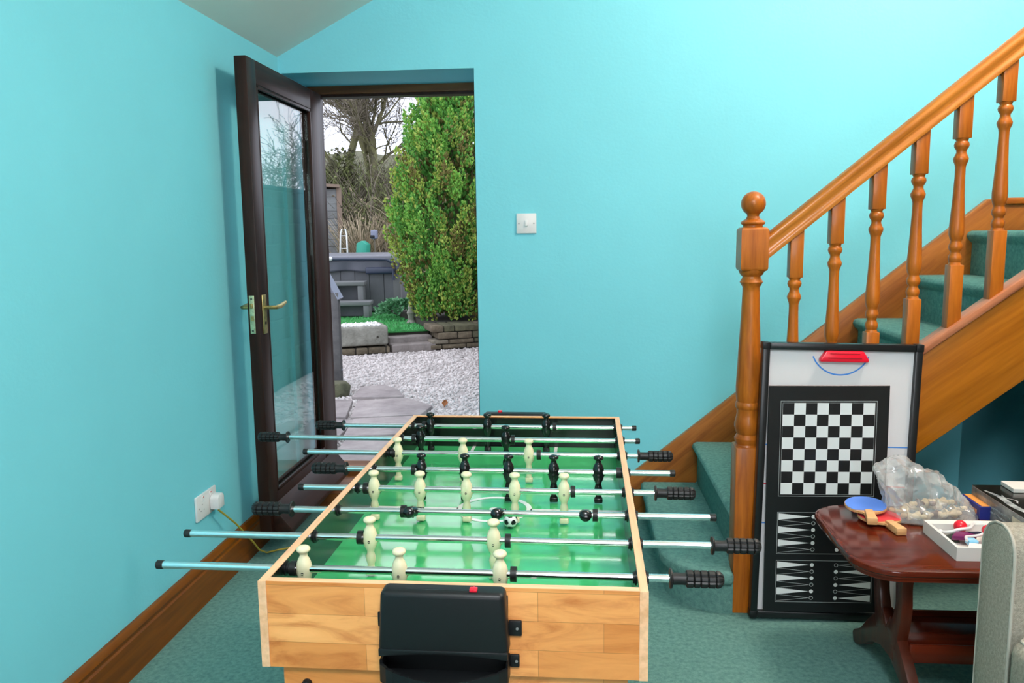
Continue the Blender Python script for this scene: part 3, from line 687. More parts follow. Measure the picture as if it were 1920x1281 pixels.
for v0, v1 in ((bv0+.004, vm0-.004), (vm1+.004, bv1-.004)):
    h = (v1-v0)/6
    for k in range(6):
        for side in (0, 1):
            ub, utip, uc = (bu0+.004, bu0+.104, bu0+.112) if side == 0 else (bu1-.004, bu1-.104, bu1-.112)
            va, vb = v0+k*h, v0+(k+1)*h; vc = (va+vb)/2
            if (k+side) % 2 == 1:
                pts = [(ub, yq, va), (utip, yq, vc), (ub, yq, vb)]
                quad(b, pts if side == 0 else pts[::-1]); vring(b, uc, vc, .0002, .0062, yq, 14)
            else:
                s = 1 if side == 0 else -1
                for (pa, pb_) in (((ub, va), (utip, vc)), ((ub, vb), (utip, vc))):
                    quad(b2, [(pa[0], yq, pa[1]-.0007), (pb_[0], yq, pb_[1]-.0007), (pb_[0], yq, pb_[1]+.0007), (pa[0], yq, pa[1]+.0007)])
                vring(b2, uc, vc, .0045, .0064, yq, 16)
part('backgammon_points', b, M['print_white'], cb, smooth=False); part('backgammon_outlines', b2, M['print_grey'], cb, smooth=False)

# ------------------------------------------------------------------ coffee table
ct = thing('coffee_table', 'dark mahogany coffee table with rounded corners and shaped legs', 'coffee table', (1.225, 2.163, 0))
CX, CY, CZ = .540, .240, .43
def rrect(hx, hy, r, n=10):
    P = []
    for (sx, sy, a0) in ((1, 1, 0), (-1, 1, PI/2), (-1, -1, PI), (1, -1, 1.5*PI)):
        for k in range(n+1):
            a = a0+PI/2*k/n; P.append((sx*(hx-r)+r*math.cos(a), sy*(hy-r)+r*math.sin(a)))
    return P
def rings_prism(b, levels):     # stacked rounded rectangles -> moulded edge
    t = bmesh.new(); rs = []
    for inset, z in levels: rs.append([t.verts.new((x, y, z)) for x, y in rrect(CX-inset, CY-inset, .105-inset)])
    n = len(rs[0])
    for a, c in zip(rs, rs[1:]):
        for i in range(n): t.faces.new((a[i], a[(i+1) % n], c[(i+1) % n], c[i]))
    t.faces.new(rs[0][::-1]); t.faces.new(rs[-1]); bmesh.ops.recalc_face_normals(t, faces=t.faces); merge(b, t)
b = new(); rings_prism(b, [(.016, CZ-.036), (.012, CZ-.034), (.011, CZ-.026), (.005, CZ-.0235), (.004, CZ-.019), (.0, CZ-.015), (0, CZ-.007), (.002, CZ-.003), (.006, CZ-.001), (.01, CZ)])
part('tabletop', b, M['mahogany'], ct, ang=.5)
b = new(); box(b, -.38, .38, -.05, .05, CZ-.055, CZ-.036, .003); part('top_batten', b, M['mahogany'], ct)
def ribbon(b, pts, w, x0, x1):
    n = len(pts); Lp, Rp = [], []
    for i, (y, z) in enumerate(pts):
        ya, za = pts[max(i-1, 0)]; yb, zb_ = pts[min(i+1, n-1)]
        d = Vector((yb-ya, zb_-za)).normalized(); nn = Vector((-d.y, d.x)); ww = w[i]/2
        Lp.append((y+nn.x*ww, z+nn.y*ww)); Rp.append((y-nn.x*ww, z-nn.y*ww))
    prism(b, Lp+Rp[::-1], x0, x1, 'yz', bev=.004)
def smooth_pts(p, n=5):
    out = []
    for i in range(len(p)-1):
        p0, p1, p2, p3 = p[max(i-1, 0)], p[i], p[i+1], p[min(i+2, len(p)-1)]
        for k in range(n):
            t_ = k/n; out.append(tuple(.5*((2*b_)+(-a_+c_)*t_+(2*a_-5*b_+4*c_-d_)*t_*t_+(-a_+3*b_-3*c_+d_)*t_**3) for a_, b_, c_, d_ in zip(p0, p1, p2, p3)))
    out.append(p[-1]); return out
for x in (-.385, .355):
    b = new()
    for s in (1, -1):
        pts = smooth_pts([(s*.085, CZ-.045, .075), (s*.072, .33, .045), (s*.078, .26, .042), (s*.058, .19, .055), (s*.035, .15, .075)])
        ribbon(b, [(p[0], p[1]) for p in pts], [p[2] for p in pts], x, x+.03)
        pts = smooth_pts([(s*.0, .175, .09), (s*.055, .135, .085), (s*.12, .095, .06), (s*.175, .05, .046), (s*.225, .022, .042), (s*.245, .014, .028)])
        ribbon(b, [(p[0], p[1]) for p in pts], [p[2] for p in pts], x+.001, x+.029)
    prism(b, [(-.06, .10), (.06, .10), (.05, .15), (.028, .19), (0, .165), (-.028, .19), (-.05, .15)], x+.0005, x+.0295, 'yz')
    box(b, x-.002, x+.032, -.13, .13, CZ-.056, CZ-.036, .004)
    part('trestle_leg', b, M['mahogany_z'], ct)
b = new(); box(b, -.36, .36, -.10, .10, .135, .155, .004); box(b, -.36, .36, -.106, -.094, .12, .17, .004); box(b, -.36, .36, .094, .106, .12, .17, .004)
part('shelf', b, M['mahogany'], ct)

# ------------------------------------------------------------------ things on the coffee table
def bat(name, label, face, loc, rz, tilt):
    o = thing(name, label, 'table tennis bat', loc, (tilt[0], tilt[1], rz), 'table tennis bats on the coffee table')
    # local: blade centre at origin, handle towards -y
    def outl(rx, ry):
        P = []
        for k in range(41):
            a = -PI/2+.28+(2*PI-.56)*k/40; P.append((rx*math.cos(a), ry*math.sin(a)))
        return P+[(-.014, -ry-.008), (.014, -ry-.008)]
    b = new(); prism(b, outl(.056, .060), -.003, .003, 'xy'); part('blade', b, M['bat_wood'], o)
    b = new(); prism(b, [p for p in outl(.0545, .0585) if p[1] > -.045], .003, .0048, 'xy'); part('rubber_sheet', b, face, o)
    b = new(); prism(b, [p for p in outl(.0545, .0585) if p[1] > -.045], -.0048, -.003, 'xy'); part('rubber_sheet', b, M['bat_red'], o)
    b = new(); prism(b, [(-.011, -.05), (.011, -.05), (.0125, -.085), (.0145, -.118), (-.0145, -.118), (-.0125, -.085)], -.0105, .0105, 'xy', bev=.004); part('handle', b, M['bat_wood'], o)
    return o
bat('table_tennis_bat', 'blue faced table tennis bat lying on top of the red bat', M['bat_blue'], (.824, 2.306, .4605), -.18, (.05, -.03))
bat('table_tennis_bat', 'red faced table tennis bat underneath the blue bat', M['bat_red'], (.848, 2.268, .4410), .16, (0, 0))

# tray of toys
tr = thing('game_tray', 'white card tray holding red toy pieces on the coffee table', 'tray', (.934, 1.990, CZ))
b = new(); TWd, TD, THt = .19, .195, .034
box(b, 0, TWd, 0, TD, 0, .004); box(b, 0, .008, 0, TD, .004, THt); box(b, TWd-.008, TWd, 0, TD, .004, THt); box(b, .008, TWd-.008, 0, .008, .004, THt); box(b, .008, TWd-.008, TD-.03, TD, .004, THt)
part('card_walls', b, M['card_white'], tr, smooth=False)
b = new(); prism(b, [(.008, .14), (.07, .165), (.055, .105)], .004, .0085, 'xy'); part('dark_insert', b, pm('dark_green_insert', (.01, .022, .012), .5), tr)
b = new(); prism(b, [(.03, .008), (.1, .008), (.1, .03), (.05, .045)], .004, .03, 'xy'); part('card_fold', b, M['card_white'], tr)
b = new(); sphere(b, (0, 0, 0), .0165); tag(part('toy_ball', b, M['red_plastic'], None, (1.014, 2.150, CZ+.030)), 'shiny red ball sitting in the white card tray', 'ball')
b = new(); loft(b, [(-.036, .014, .014), (-.033, .017, .017), (-.016, .016, .016), (-.004, .011, .011), (.008, .010, .010), (.022, .0145, .0145), (.034, .0145, .0145), (.042, .009, .009), (.044, .003, .003)], 18)
tag(part('toy_skittle', b, M['red_plastic'], None, (1.052, 2.075, CZ+.029), (PI/2+.25, .25, -.32)), 'red waisted plastic skittle lying in the white card tray', 'toy')
b = new(); prism(b, [(-.045, -.014), (-.02, .020), (.034, .016), (.012, -.020)], 0, .012, 'xy', bev=.002); prism(b, [(.006, .0125), (.034, .0155), (.045, .006), (.024, -.012)], .0121, .0135, 'xy', mi=1)
tag(part('toy_block', b, [M['violet'], M['navy']], None, (1.009, 2.10, CZ+.0165)), 'flat purple and navy piece lying in the white card tray', 'toy')
b = new(); box(b, -.012, .012, -.013, .013, 0, .014, .003); box(b, -.0125, .0125, -.002, .0, .0005, .0145, .0005, mi=1)
tag(part('toy_cube', b, [M['skyblue'], M['white_plastic']], None, (.995, 2.046, CZ+.021)), 'small pale blue block at the near edge of the tray', 'toy')
b = new(); p = smooth_pts([(.963, 2.148, CZ+.014), (.975, 2.128, CZ+.022), (1.0, 2.122, CZ+.032), (1.03, 2.132, CZ+.033), (1.055, 2.165, CZ+.034), (1.085, 2.172, CZ+.03)], 6); tube(b, p, .0042, 8)
p = smooth_pts([(1.085, 2.16, CZ+.032), (1.06, 2.115, CZ+.033), (1.035, 2.085, CZ+.032), (1.0, 2.072, CZ+.032), (.985, 2.055, CZ+.037), (.975, 2.03, CZ+.038)], 6); tube(b, p, .0036, 8)
sphere(b, (.963, 2.148, CZ+.014), .008, u=12, v=8)
tag(part('white_cord', b, M['white_plastic']), 'white cord looping through the card tray of toys', 'cord')

# bag of chess pieces
def pawn_mesh(m):
    b = new(); lathe(b, [(.0125, 0), (.013, .003), (.011, .006), (.0095, .009), (.0065, .013), (.0048, .022), (.0045, .03), (.0075, .0325), (.0075, .0345), (.0055, .036), (.007, .040), (.0078, .044), (.0065, .049), (.003, .052)], 16)
    return mesh_of(b, 'chess_piece', m)
PC, PBn = pawn_mesh(M['piece_cream']), pawn_mesh(M['piece_brown'])
rr = random.Random(3)
pcs = []
for k in range(17):
    brown = k in (4, 9, 14)
    row = k % 3; ix = k//3
    x = .925+.027*ix+rr.uniform(-.006, .006)+row*.012; y = 2.262+.036*row+rr.uniform(-.006, .006)+.006*ix; z = CZ+.0165+(.022 if row == 1 and 1 <= ix <= 4 else 0)
    a = rr.uniform(-.5, .5)+(PI if k % 2 else 0)
    o = part('chess_piece', PBn if brown else PC, None, None, (x, y, z), (0, PI/2+rr.uniform(-.05, .05), a))
    tag(o, ('dark brown wooden chess piece lying in the clear plastic bag' if brown else 'cream wooden chess piece lying in the clear plastic bag'), 'chess piece', 'dark chess pieces in the bag' if brown else 'cream chess pieces in the bag')
t = bmesh.new()
for c in ((.895, 2.235, .4315), (.985, 2.205, .4315), (1.09, 2.22, .4315), (1.135, 2.30, .4315), (1.12, 2.40, .4315), (1.0, 2.42, .4315), (.92, 2.37, .4315), (.88, 2.29, .4315),
          (1.095, 2.25, .472), (1.115, 2.37, .462), (1.04, 2.225, .505), (.93, 2.235, .51), (.84, 2.27, .55), (.842, 2.30, .582), (.87, 2.37, .575), (.935, 2.28, .590), (.945, 2.36, .590), (1.0, 2.32, .572), (1.03, 2.33, .540), (1.075, 2.34, .505)): t.verts.new(c)
bmesh.ops.convex_hull(t, input=t.verts)
bmesh.ops.triangulate(t, faces=t.faces)
for _ in range(4): bmesh.ops.subdivide_edges(t, edges=[e for e in t.edges if e.calc_length() > .012], cuts=1, use_grid_fill=True); bmesh.ops.triangulate(t, faces=t.faces)
for _ in range(3): bmesh.ops.smooth_vert(t, verts=t.verts, factor=.4, use_axis_x=True, use_axis_y=True, use_axis_z=True)
t.normal_update(); mv = []
for v in t.verts:
    p = v.co; k = min(1, max(0, (p.z-.435)/.05))
    rid = 1-abs(noise.noise(Vector((p.x*22, p.y*14, p.z*13+4))))*2; rid2 = 1-abs(noise.noise(Vector((p.x*48+9, p.y*40, p.z*34))))*2
    mv.append((v, p+v.normal*((rid-.6)*.018+(rid2-.5)*.006)*k+noise.noise_vector(p*30)*.004*k))
for v, q in mv: v.co = q; v.co.z = max(v.co.z, CZ+.0012)
b = new(); merge(b, t)
tag(part('plastic_bag', b, M['bag'], smooth=True, ang=.35), 'crumpled clear plastic bag of chess pieces on the coffee table', 'bag')

# boxes at the back of the coffee table
bb = thing('puzzle_box', 'blue and orange printed flat box behind the dark box', 'box', (1.128, 2.285, CZ))
b = new(); box(b, 0, .16, 0, .115, 0, .038, .001, 1); part('carton', b, M['box_blue'], bb)
b = new(); box(b, .006, .158, .004, .112, .0381, .0388); part('lid_print', b, M['box_orange'], bb)
b = new()
def bars(b, segs, z0, z1, flip=1):
    for (a, c) in segs: box(b, -.0006, .0, a, c, z0, z1)
bars(b, ((.085, .092), (.075, .083), (.064, .073)), .016, .032); bars(b, ((.045, .060), (.030, .043), (.018, .028)), .012, .024)
part('side_lettering', b, pm('orange_lettering', (.72, .30, .14), .5), bb)
gb = thing('game_box', 'large dark board game box with silver streaks behind the sofa arm', 'box', (1.157, 2.055, CZ))
b = new(); box(b, 0, .30, 0, .345, 0, .066, .001, 1); part('carton', b, M['box_dark'], gb)
b = new(); box(b, -.0008, 0, .002, .343, .001, .065); part('side_print', b, M['box_side'], gb)
b = new()
for z0, z1, s0, s1 in ((.036, .041, .13, .24), (.022, .027, .10, .245)):
    y = s1
    while y > s0:
        l_ = rr.uniform(.008, .02); box(b, -.0014, -.0008, max(s0, y-l_), y, z0, z1); y -= l_+.004
part('side_lettering', b, M['box_streak'], gb)
b = new(); box(b, -.0013, -.0008, .055, .118, .004, .052); part('side_label', b, M['box_cream'], gb)
b = new()
for k, (ya, yb, xa, xb, w_) in enumerate(((.29, .03, .006, .028, .020), (.17, .02, .05, .09, .008), (.25, .18, .03, .05, .007))):
    N_ = 14
    for i in range(N_):
        t0, t1 = i/N_, (i+1)/N_
        f_ = lambda t_: (xa+(xb-xa)*t_+.006*math.sin(9*t_+k), ya+(yb-ya)*t_, w_*(.35+.65*math.sin(PI*min(.98, max(.04, t_)))))
        (x0, y0, w0), (x1, y1, w1) = f_(t0), f_(t1)
        quad(b, [(x0, y0, .0664), (x0+w0, y0, .0664), (x1+w1, y1, .0664), (x1, y1, .0664)])
part('lid_picture', b, M['box_streak'], gb, smooth=False)
b = new(); ring(b, .115, .16, .014, .022, .0664, 30, ky=2.); part('lid_emblem', b, M['print_white'], gb, smooth=False)
b = new(); box(b, 0, .115, 0, .075, 0, .012, .001, 1); tag(part('booklet', b, M['card_white'], None, (1.235, 2.325, CZ+.0668), (0, 0, -.03)), 'white booklet lying on top of the dark game box', 'booklet')

# ------------------------------------------------------------------ sofa
sf = thing('sofa', 'pale grey woven sofa with slim arm at the right edge', 'sofa', (.858, 1.60, 0))
b = new(); prism(b, [(0, 0)] + [] + [(.122, 0), (.122, .588), (.116, .612), (.10, .632), (.078, .644), (.05, .648), (.028, .643), (.012, .63), (.003, .61), (0, .58)], 0, .86, 'yz', bev=.008, seg=3)
part('arm', b, M['sofa'], sf, ang=1.)
b = new()
prof = [(0, .06), (0, .3), (0, .58), (.003, .61), (.012, .63), (.028, .643), (.05, .648), (.078, .644), (.10, .632), (.116, .612), (.122, .588), (.122, .3), (.122, .06)]
tube(b, [(.004, y if .01 < y < .11 else (y-.001 if y < .01 else y+.001), z+.001) for y, z in prof], .0035, 8); part('piping', b, M['sofa_seam'], sf)
b = new(); box(b, -.005, .70, -.62, -.004, .30, .445, .035, 5); part('seat_cushion', b, M['sofa'], sf)
b = new(); tube(b, [(.022, -.60, .439), (.01, -.3, .4415), (.012, -.03, .440), (.03, -.012, .438)], .003, 8); part('piping', b, M['sofa_seam'], sf)
b = new(); box(b, .0, .84, -.62, -.002, .06, .30, .012, 3); part('base', b, M['sofa'], sf)
b = new(); box(b, .66, .86, -.62, -.002, .30, .80, .05, 5); part('backrest', b, M['sofa'], sf)
for x in (.05, .8):
    for y in (-.57, .06):
        b = new(); box(b, x-.02, x+.02, y-.02, y+.02, 0, .07, .004); part('foot', b, M['darkwood'], sf)

# ------------------------------------------------------------------ outdoors
ZG = .05
def jit(v, a, r=R): return v+r.uniform(-a, a)
b = new(); box(b, -9, 6, YB, 30, -.3, ZG-.012)
struct('gravel_yard', b, M['gravel'], 'pale limestone gravel yard outside the door', 'gravel ground')
# loose pebbles
t = bmesh.new(); bmesh.ops.create_icosphere(t, subdivisions=1, radius=1.); ico = ([v.co.copy() for v in t.verts], [[v.index for v in f.verts] for f in t.faces]); t.free()
def pebbles(name, pts, smin, smax, mat, seed=1):
    rr = random.Random(seed); V, F = [], []
    for (x, y, z) in pts:
        s = rr.uniform(smin, smax); rm = Matrix.Rotation(rr.uniform(0, 6), 3, 'Z') @ Matrix.Rotation(rr.uniform(0, 6), 3, 'X'); o = len(V)
        sx, sy_, sz = s*rr.uniform(.7, 1.2), s*rr.uniform(.7, 1.2), s*rr.uniform(.5, .9)
        for c in ico[0]:
            k = rm @ Vector((c.x*sx, c.y*sy_, c.z*sz)); V.append((x+k.x, y+k.y, z+k.z))
        F += [tuple(o+i for i in f) for f in ico[1]]
    me = bpy.data.meshes.new(name); me.from_pydata(V, [], F); me.materials.append(mat)
    o = bpy.data.objects.new(name, me); COL.objects.link(o); return o
OX, OY, OA = -1.86, 8.0, .425       # terrace line origin and heading
ux, uy = math.cos(OA), math.sin(OA)
def inyard(x, y): # on the house side of the terrace line
    return -(x-OX)*uy+(y-OY)*ux < -.02
rp = random.Random(5); pts = []
while len(pts) < 11000:
    y = 4.15+4.6*rp.random()**1.2; x = rp.uniform(-.42*y, .05+.02*y)
    if inyard(x, y) and x < -.12: pts.append((x, y, ZG-.010))
tag(pebbles('loose_gravel', pts, .009, .021, M['pebble']), 'loose pale limestone chippings covering the yard', 'gravel', kind='stuff')
# flagstones
flags = [('large grey flagstone nearest the doorway sill', [(-1.28, 4.0), (-.70, 4.0), (-.72, 4.42), (-1.02, 4.55), (-1.33, 4.5)]),
         ('small flagstone beside the sill at the gravel edge', [(-.68, 4.0), (-.38, 4.0), (-.42, 4.5), (-.70, 4.44)]),
         ('reddish flagstone in the middle of the path', [(-1.36, 4.54), (-1.03, 4.59), (-.76, 4.46), (-.66, 4.95), (-1.0, 5.08), (-1.42, 4.98)]),
         ('broad flagstone with a slanting outer edge by the gravel', [(-1.45, 5.02), (-1.01, 5.12), (-.98, 5.40), (-1.22, 5.66), (-1.55, 5.55)]),
         ('flagstone between the rock and the path', [(-1.85, 5.0), (-1.48, 5.02), (-1.58, 5.55), (-1.9, 5.6)]),
         ('narrow flagstone at the edge of the gravel', [(-.64, 4.52), (-.46, 4.54), (-.54, 4.92), (-.62, 4.93)]),
         ('pointed flagstone furthest from the door at the path end', [(-1.62, 5.66), (-1.24, 5.70), (-1.36, 6.0), (-1.50, 6.16), (-1.66, 6.06)]),
         ('flagstone against the door side of the path', [(-1.85, 4.0), (-1.31, 4.0), (-1.38, 4.5), (-1.40, 4.96), (-1.85, 4.96)])]
for lab, poly in flags:
    b = new(); prism(b, poly, ZG-.03, ZG+.022+R.uniform(0, .006), 'xy', bev=.008); tag(part('flagstone', b, M['flag']), lab, 'flagstone', 'flagstones of the path')
# rock and dead leaf
b = new(); t = bmesh.new(); bmesh.ops.create_icosphere(t, subdivisions=3, radius=1.)
for v in t.verts: v.co *= 1+.25*noise.noise(v.co*1.7); v.co.z = min(v.co.z, .55)
merge(b, t, T(-1.84, 5.86, ZG+.03) @ Matrix.Diagonal((.17, .11, .115, 1))); tag(part('rock', b, M['stone_c']), 'mossy rock beside the timber rail post', 'rock')
b = new(); t = bmesh.new(); bmesh.ops.create_grid(t, x_segments=6, y_segments=6, size=.028)
for v in t.verts:
    x, y = v.co.x/.028, v.co.y/.028; v.co.x *= max(.06, 1-abs(y)**1.7)*.75; v.co.z = .012*x*x+.006*y
merge(b, t, T(-.905, 5.46, ZG+.018) @ RX(.5)); lf = part('dead_leaf', b, M['deadleaf']); tag(lf, 'single brown dead leaf on the pale gravel', 'leaf')
s_ = lf.modifiers.new('thick', 'SOLIDIFY'); s_.thickness = .001
# timber handrail outside
ra = thing('garden_rail', 'grey timber post and sloping handrail beside the path', 'handrail', (-1.865, 6.17, ZG))
b = new(); box(b, -.03, .03, -.03, .03, -.05, .74, .004); part('post', b, M['railgrey'], ra)
b = new(); tube(b, [(.035, 0, .69), (-.33, .05, 1.35)], .036, 4); part('top_rail', b, M['railtop'], ra)
b = new(); box(b, -.10, -.06, -.02, .02, 0, .95, .004); box(b, -.36, -.31, .0, .05, 0, 1.3, .004); part('post', b, M['railgrey'], ra)
b = new(); tube(b, [(.02, 0, .12), (-.33, .05, .62)], .026, 4); part('lower_rail', b, M['railtop'], ra)

# rubble walling helper
def rubble(b, Lx, Dy, Hz, course=.07, wmin=.1, wmax=.26, seed=1):
    rr = random.Random(seed); z = 0; box(b, .02, Lx-.02, .02, Dy-.01, 0, Hz-.02, mi=3)
    while z < Hz-.02:
        h = min(course*rr.uniform(.75, 1.3), Hz-z); x = -rr.uniform(0, .1)
        while x < Lx:
            w_ = rr.uniform(wmin, wmax); x1 = min(Lx+rr.uniform(-.02, .02), x+w_)
            if x1-x > .03:
                j = rr.uniform(-.012, .012)
                box(b, x+.004, x1-.004, j, Dy, z+.004, z+h-.003, .012, 2, mi=rr.choice((0, 0, 1, 2)), mtx=I4)
            x = x1
        z += h
SM = [M['stone_a'], M['stone_b'], M['stone_c'], M['mortar']]
TZ_ = .225
# low stone footing, trough, steps, retaining wall along the terrace line
b = new(); rubble(b, .62, .3, .085, .08, .1, .2, 4); part_ = tag(part('stone_footing', b, SM, None, (OX-.64*ux, OY-.64*uy, ZG-.01), (0, 0, OA)), 'row of reddish stones under the stone trough', 'stones')
tr_ = thing('stone_trough', 'weathered pale stone trough filled with white pebbles', 'trough', (OX-.635*ux, OY-.635*uy, ZG+.077), (0, 0, OA))
b = new(); box(b, 0, .61, 0, .40, 0, .195, .025, 3)
t = bmesh.new()
tro = part('trough_block', b, M['trough'], tr_)
b = new(); lathe(b, [(.011, 0), (.011, .004)], 12, T(.50, -.001, .085) @ RX(PI/2)); part('drain_hole', b, M['mortar'], tr_)
rp = random.Random(9); pts = [(rp.uniform(.03, .55), rp.uniform(.04, .33), .196+rp.uniform(-.004, .006)) for _ in range(420)]
pb = pebbles('white_pebbles', pts, .008, .016, pm('white_pebble', (.78, .76, .74), .8), 4); pb.parent = tr_; pb['kind'] = 'stuff'
for i, (v0, zt, lab) in enumerate(((0, .118, 'lower worn stone step beside the trough'), (.16, .178, 'upper worn stone step below the artificial grass'))):
    b = new(); box(b, .0, .455, v0, v0+.34, ZG-.02, zt, .012, 3)
    tag(part('stone_step', b, M['step'], None, (OX+.012*ux, OY+.012*uy, 0), (0, 0, OA)), lab, 'step', 'stone steps up to the terrace')
b = new(); rubble(b, 1.6, .35, .255, .06, .1, .3, 8); tag(part('retaining_wall', b, SM, None, (OX+.50*ux, OY+.50*uy, ZG-.005), (0, 0, OA)), 'low rubble stone retaining wall beneath the tall conifer', 'wall')
# terrace and turf
b = new(); box(b, -1.6, .47, .32, 5.5, 0, TZ_-.012, mtx=T(OX, OY, 0) @ RZ(OA)); box(b, .47, 3.0, .36, 5.5, 0, .29, mtx=T(OX, OY, 0) @ RZ(OA))
struct('terrace_bank', b, M['mortar'], 'raised earth bank behind the stone steps', 'ground', smooth=False)
b = new(); box(b, -1.6, .50, .30, 2.6, TZ_-.02, TZ_, .008, mtx=T(OX, OY, 0) @ RZ(OA))
rp = random.Random(2); V = []
for _ in range(5200):
    x, y = rp.uniform(-1.4, .49), .30+1.6*rp.random()**1.5
    a = rp.uniform(0, PI); dx, dy = .006*math.cos(a), .006*math.sin(a); h = rp.uniform(.012, .026); lx, ly = rp.uniform(-.012, .012), rp.uniform(-.012, .012)
    m4 = T(OX, OY, 0) @ RZ(OA)
    P = [m4 @ Vector(q) for q in ((x-dx, y-dy, TZ_), (x+dx, y+dy, TZ_), (x+lx, y+ly, TZ_+h))]
    f = b.faces.new([b.verts.new(q) for q in P]); f.material_index = 1
tag(part('artificial_grass', b, [M['turf'], M['turf_blade']], smooth=False), 'bright green artificial grass around the hot tub steps', 'artificial grass', kind='stuff')

# hot tub
ht = thing('hot_tub', 'square grey hot tub with a dark folding cover', 'hot tub', (-2.27, 10.35, TZ_), (0, 0, .10))
b = new()
box(b, -1.9, .0, 0, 1.65, .0, .60, .05, 3)
for k in range(10): box(b, -1.86+.185*k, -1.86+.185*k+.178, -.012, .01, .02, .58, .004, 1)
part('cabinet', b, M['tub'], ht)
b = new(); box(b, -.09, .012, -.016, .1, .0, .62, .02, 3); part('corner_post', b, M['grey_step'], ht)
b = new(); box(b, -1.94, .03, -.05, 1.69, .60, .735, .03, 4)
part('cover', b, M['tub_lid'], ht)
b = new(); t = bmesh.new(); nx, nz = 60, 6; g = []
for i in range(nx+1):
    u = i/nx; row = []
    for j in range(nz+1):
        v = j/nz; x = -1.94+1.96*u
        row.append(t.verts.new((x, -.062-.012*math.sin(x*11)*v-.01*math.sin(x*23+1)*v, .675-.15*v+.018*v*math.sin(x*7))))
    g.append(row)
for i in range(nx):
    for j in range(nz): t.faces.new((g[i][j], g[i+1][j], g[i+1][j+1], g[i][j+1]))
merge(b, t); sk = part('cover_skirt', b, M['tub_cover'], ht); s_ = sk.modifiers.new('thick', 'SOLIDIFY'); s_.thickness = .012; s_.offset = 1
b = new(); p = smooth_pts([(-1.95, -.085, .70), (-1.0, -.085, .695), (-.25, -.085, .685), (-.12, -.085, .665), (-.07, -.085, .60), (-.065, -.085, .42)], 6); tube(b, p, .017, 10); part('cover_lifter', b, M['navy_rail'], ht)
b = new(); box(b, -.42, -.06, -.10, -.02, .50, .585, .02, 3); part('strap_block', b, M['navy_rail'], ht)
b = new(); sphere(b, (-.86, -.10, .70), .03, u=12, v=8); box(b, -1.12, -1.07, -.10, -.06, .60, .71, .01, mi=1); part('lifter_fitting', b, [M['white_plastic'], M['deadleaf']], ht)
# tub steps
hs_ = thing('tub_steps', 'grey two-tread plastic steps in front of the hot tub', 'steps', (-2.68, 9.62, TZ_+.004), (0, 0, .12))
for (z, y0, xr) in ((.195, .0, .20), (.42, .26, .10)):
    b = new(); box(b, -.42, xr, y0, y0+.28, z-.05, z, .008); part('tread', b, M['grey_step'], hs_)
    for x in (-.40, xr-.09):
        b = new(); box(b, x, x+.07, y0+.01, y0+.25, 0, z-.05, .006); part('leg', b, M['grey_step'], hs_)
    b = new(); box(b, -.42, xr-.02, y0+.22, y0+.25, 0, z-.05); part('riser_panel', b, M['tub'], hs_)

# ------------------------------------------------------------------ plants
def tuft(V, F, MI, p, d, s, rr, mi):
    d = d.normalized(); a = d.orthogonal().normalized(); c = d.cross(a)
    for k in range(3):
        ang = rr.uniform(0, 2*PI); w_ = (a*math.cos(ang)+c*math.sin(ang))
        tip = p+(d+w_*rr.uniform(.15, .6)).normalized()*s; wd = w_.cross(d).normalized()*s*.26
        mid = p+(tip-p)*.45
        o = len(V); V += [p, mid+wd, tip, mid-wd]; F.append((o, o+1, o+2, o+3)); MI.append(mi)
def pyd(name, V, F, MI, mats, parent=None, loc=(0, 0, 0)):
    me = bpy.data.meshes.new(name); me.from_pydata([tuple(v) for v in V], [], F)
    for m in mats: me.materials.append(m)
    me.polygons.foreach_set('material_index', MI); o = bpy.data.objects.new(name, me); COL.objects.link(o); o.location = loc
    if parent: o.parent = parent
    return o
cn = thing('conifer', 'tall dense green conifer standing on the stone retaining wall', 'conifer', (-1.36, 9.0, .285))
b = new(); tube(b, [(0, 0, -.08), (.02, 0, .8), (0, .02, 1.8), (.01, 0, 2.7)], [.07, .06, .04, .012], 8)
for k in range(9):
    a = k*2.4; tube(b, [(0, 0, .1+.08*k), (.2*math.cos(a), .2*math.sin(a), .5+.1*k), (.34*math.cos(a), .34*math.sin(a), 1.2+.13*k)], [.03, .022, .008], 6)
part('trunk', b, M['bark'], cn)
rr = random.Random(12); V, F, MI = [], [], []
HC = 2.42
def crad(h):    # outline radius against height fraction
    return .64*(.62+.38*min(1, h/.28))*(1-.52*max(0, (h-.45)/.55)**1.5)
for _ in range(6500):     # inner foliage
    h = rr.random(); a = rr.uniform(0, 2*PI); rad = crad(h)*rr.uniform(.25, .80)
    tuft(V, F, MI, Vector((rad*math.cos(a), rad*math.sin(a), .03+h*HC*.97)), Vector((math.cos(a)*.6, math.sin(a)*.6, 1)), rr.uniform(.04, .075), rr, rr.choice((1, 1, 3)))
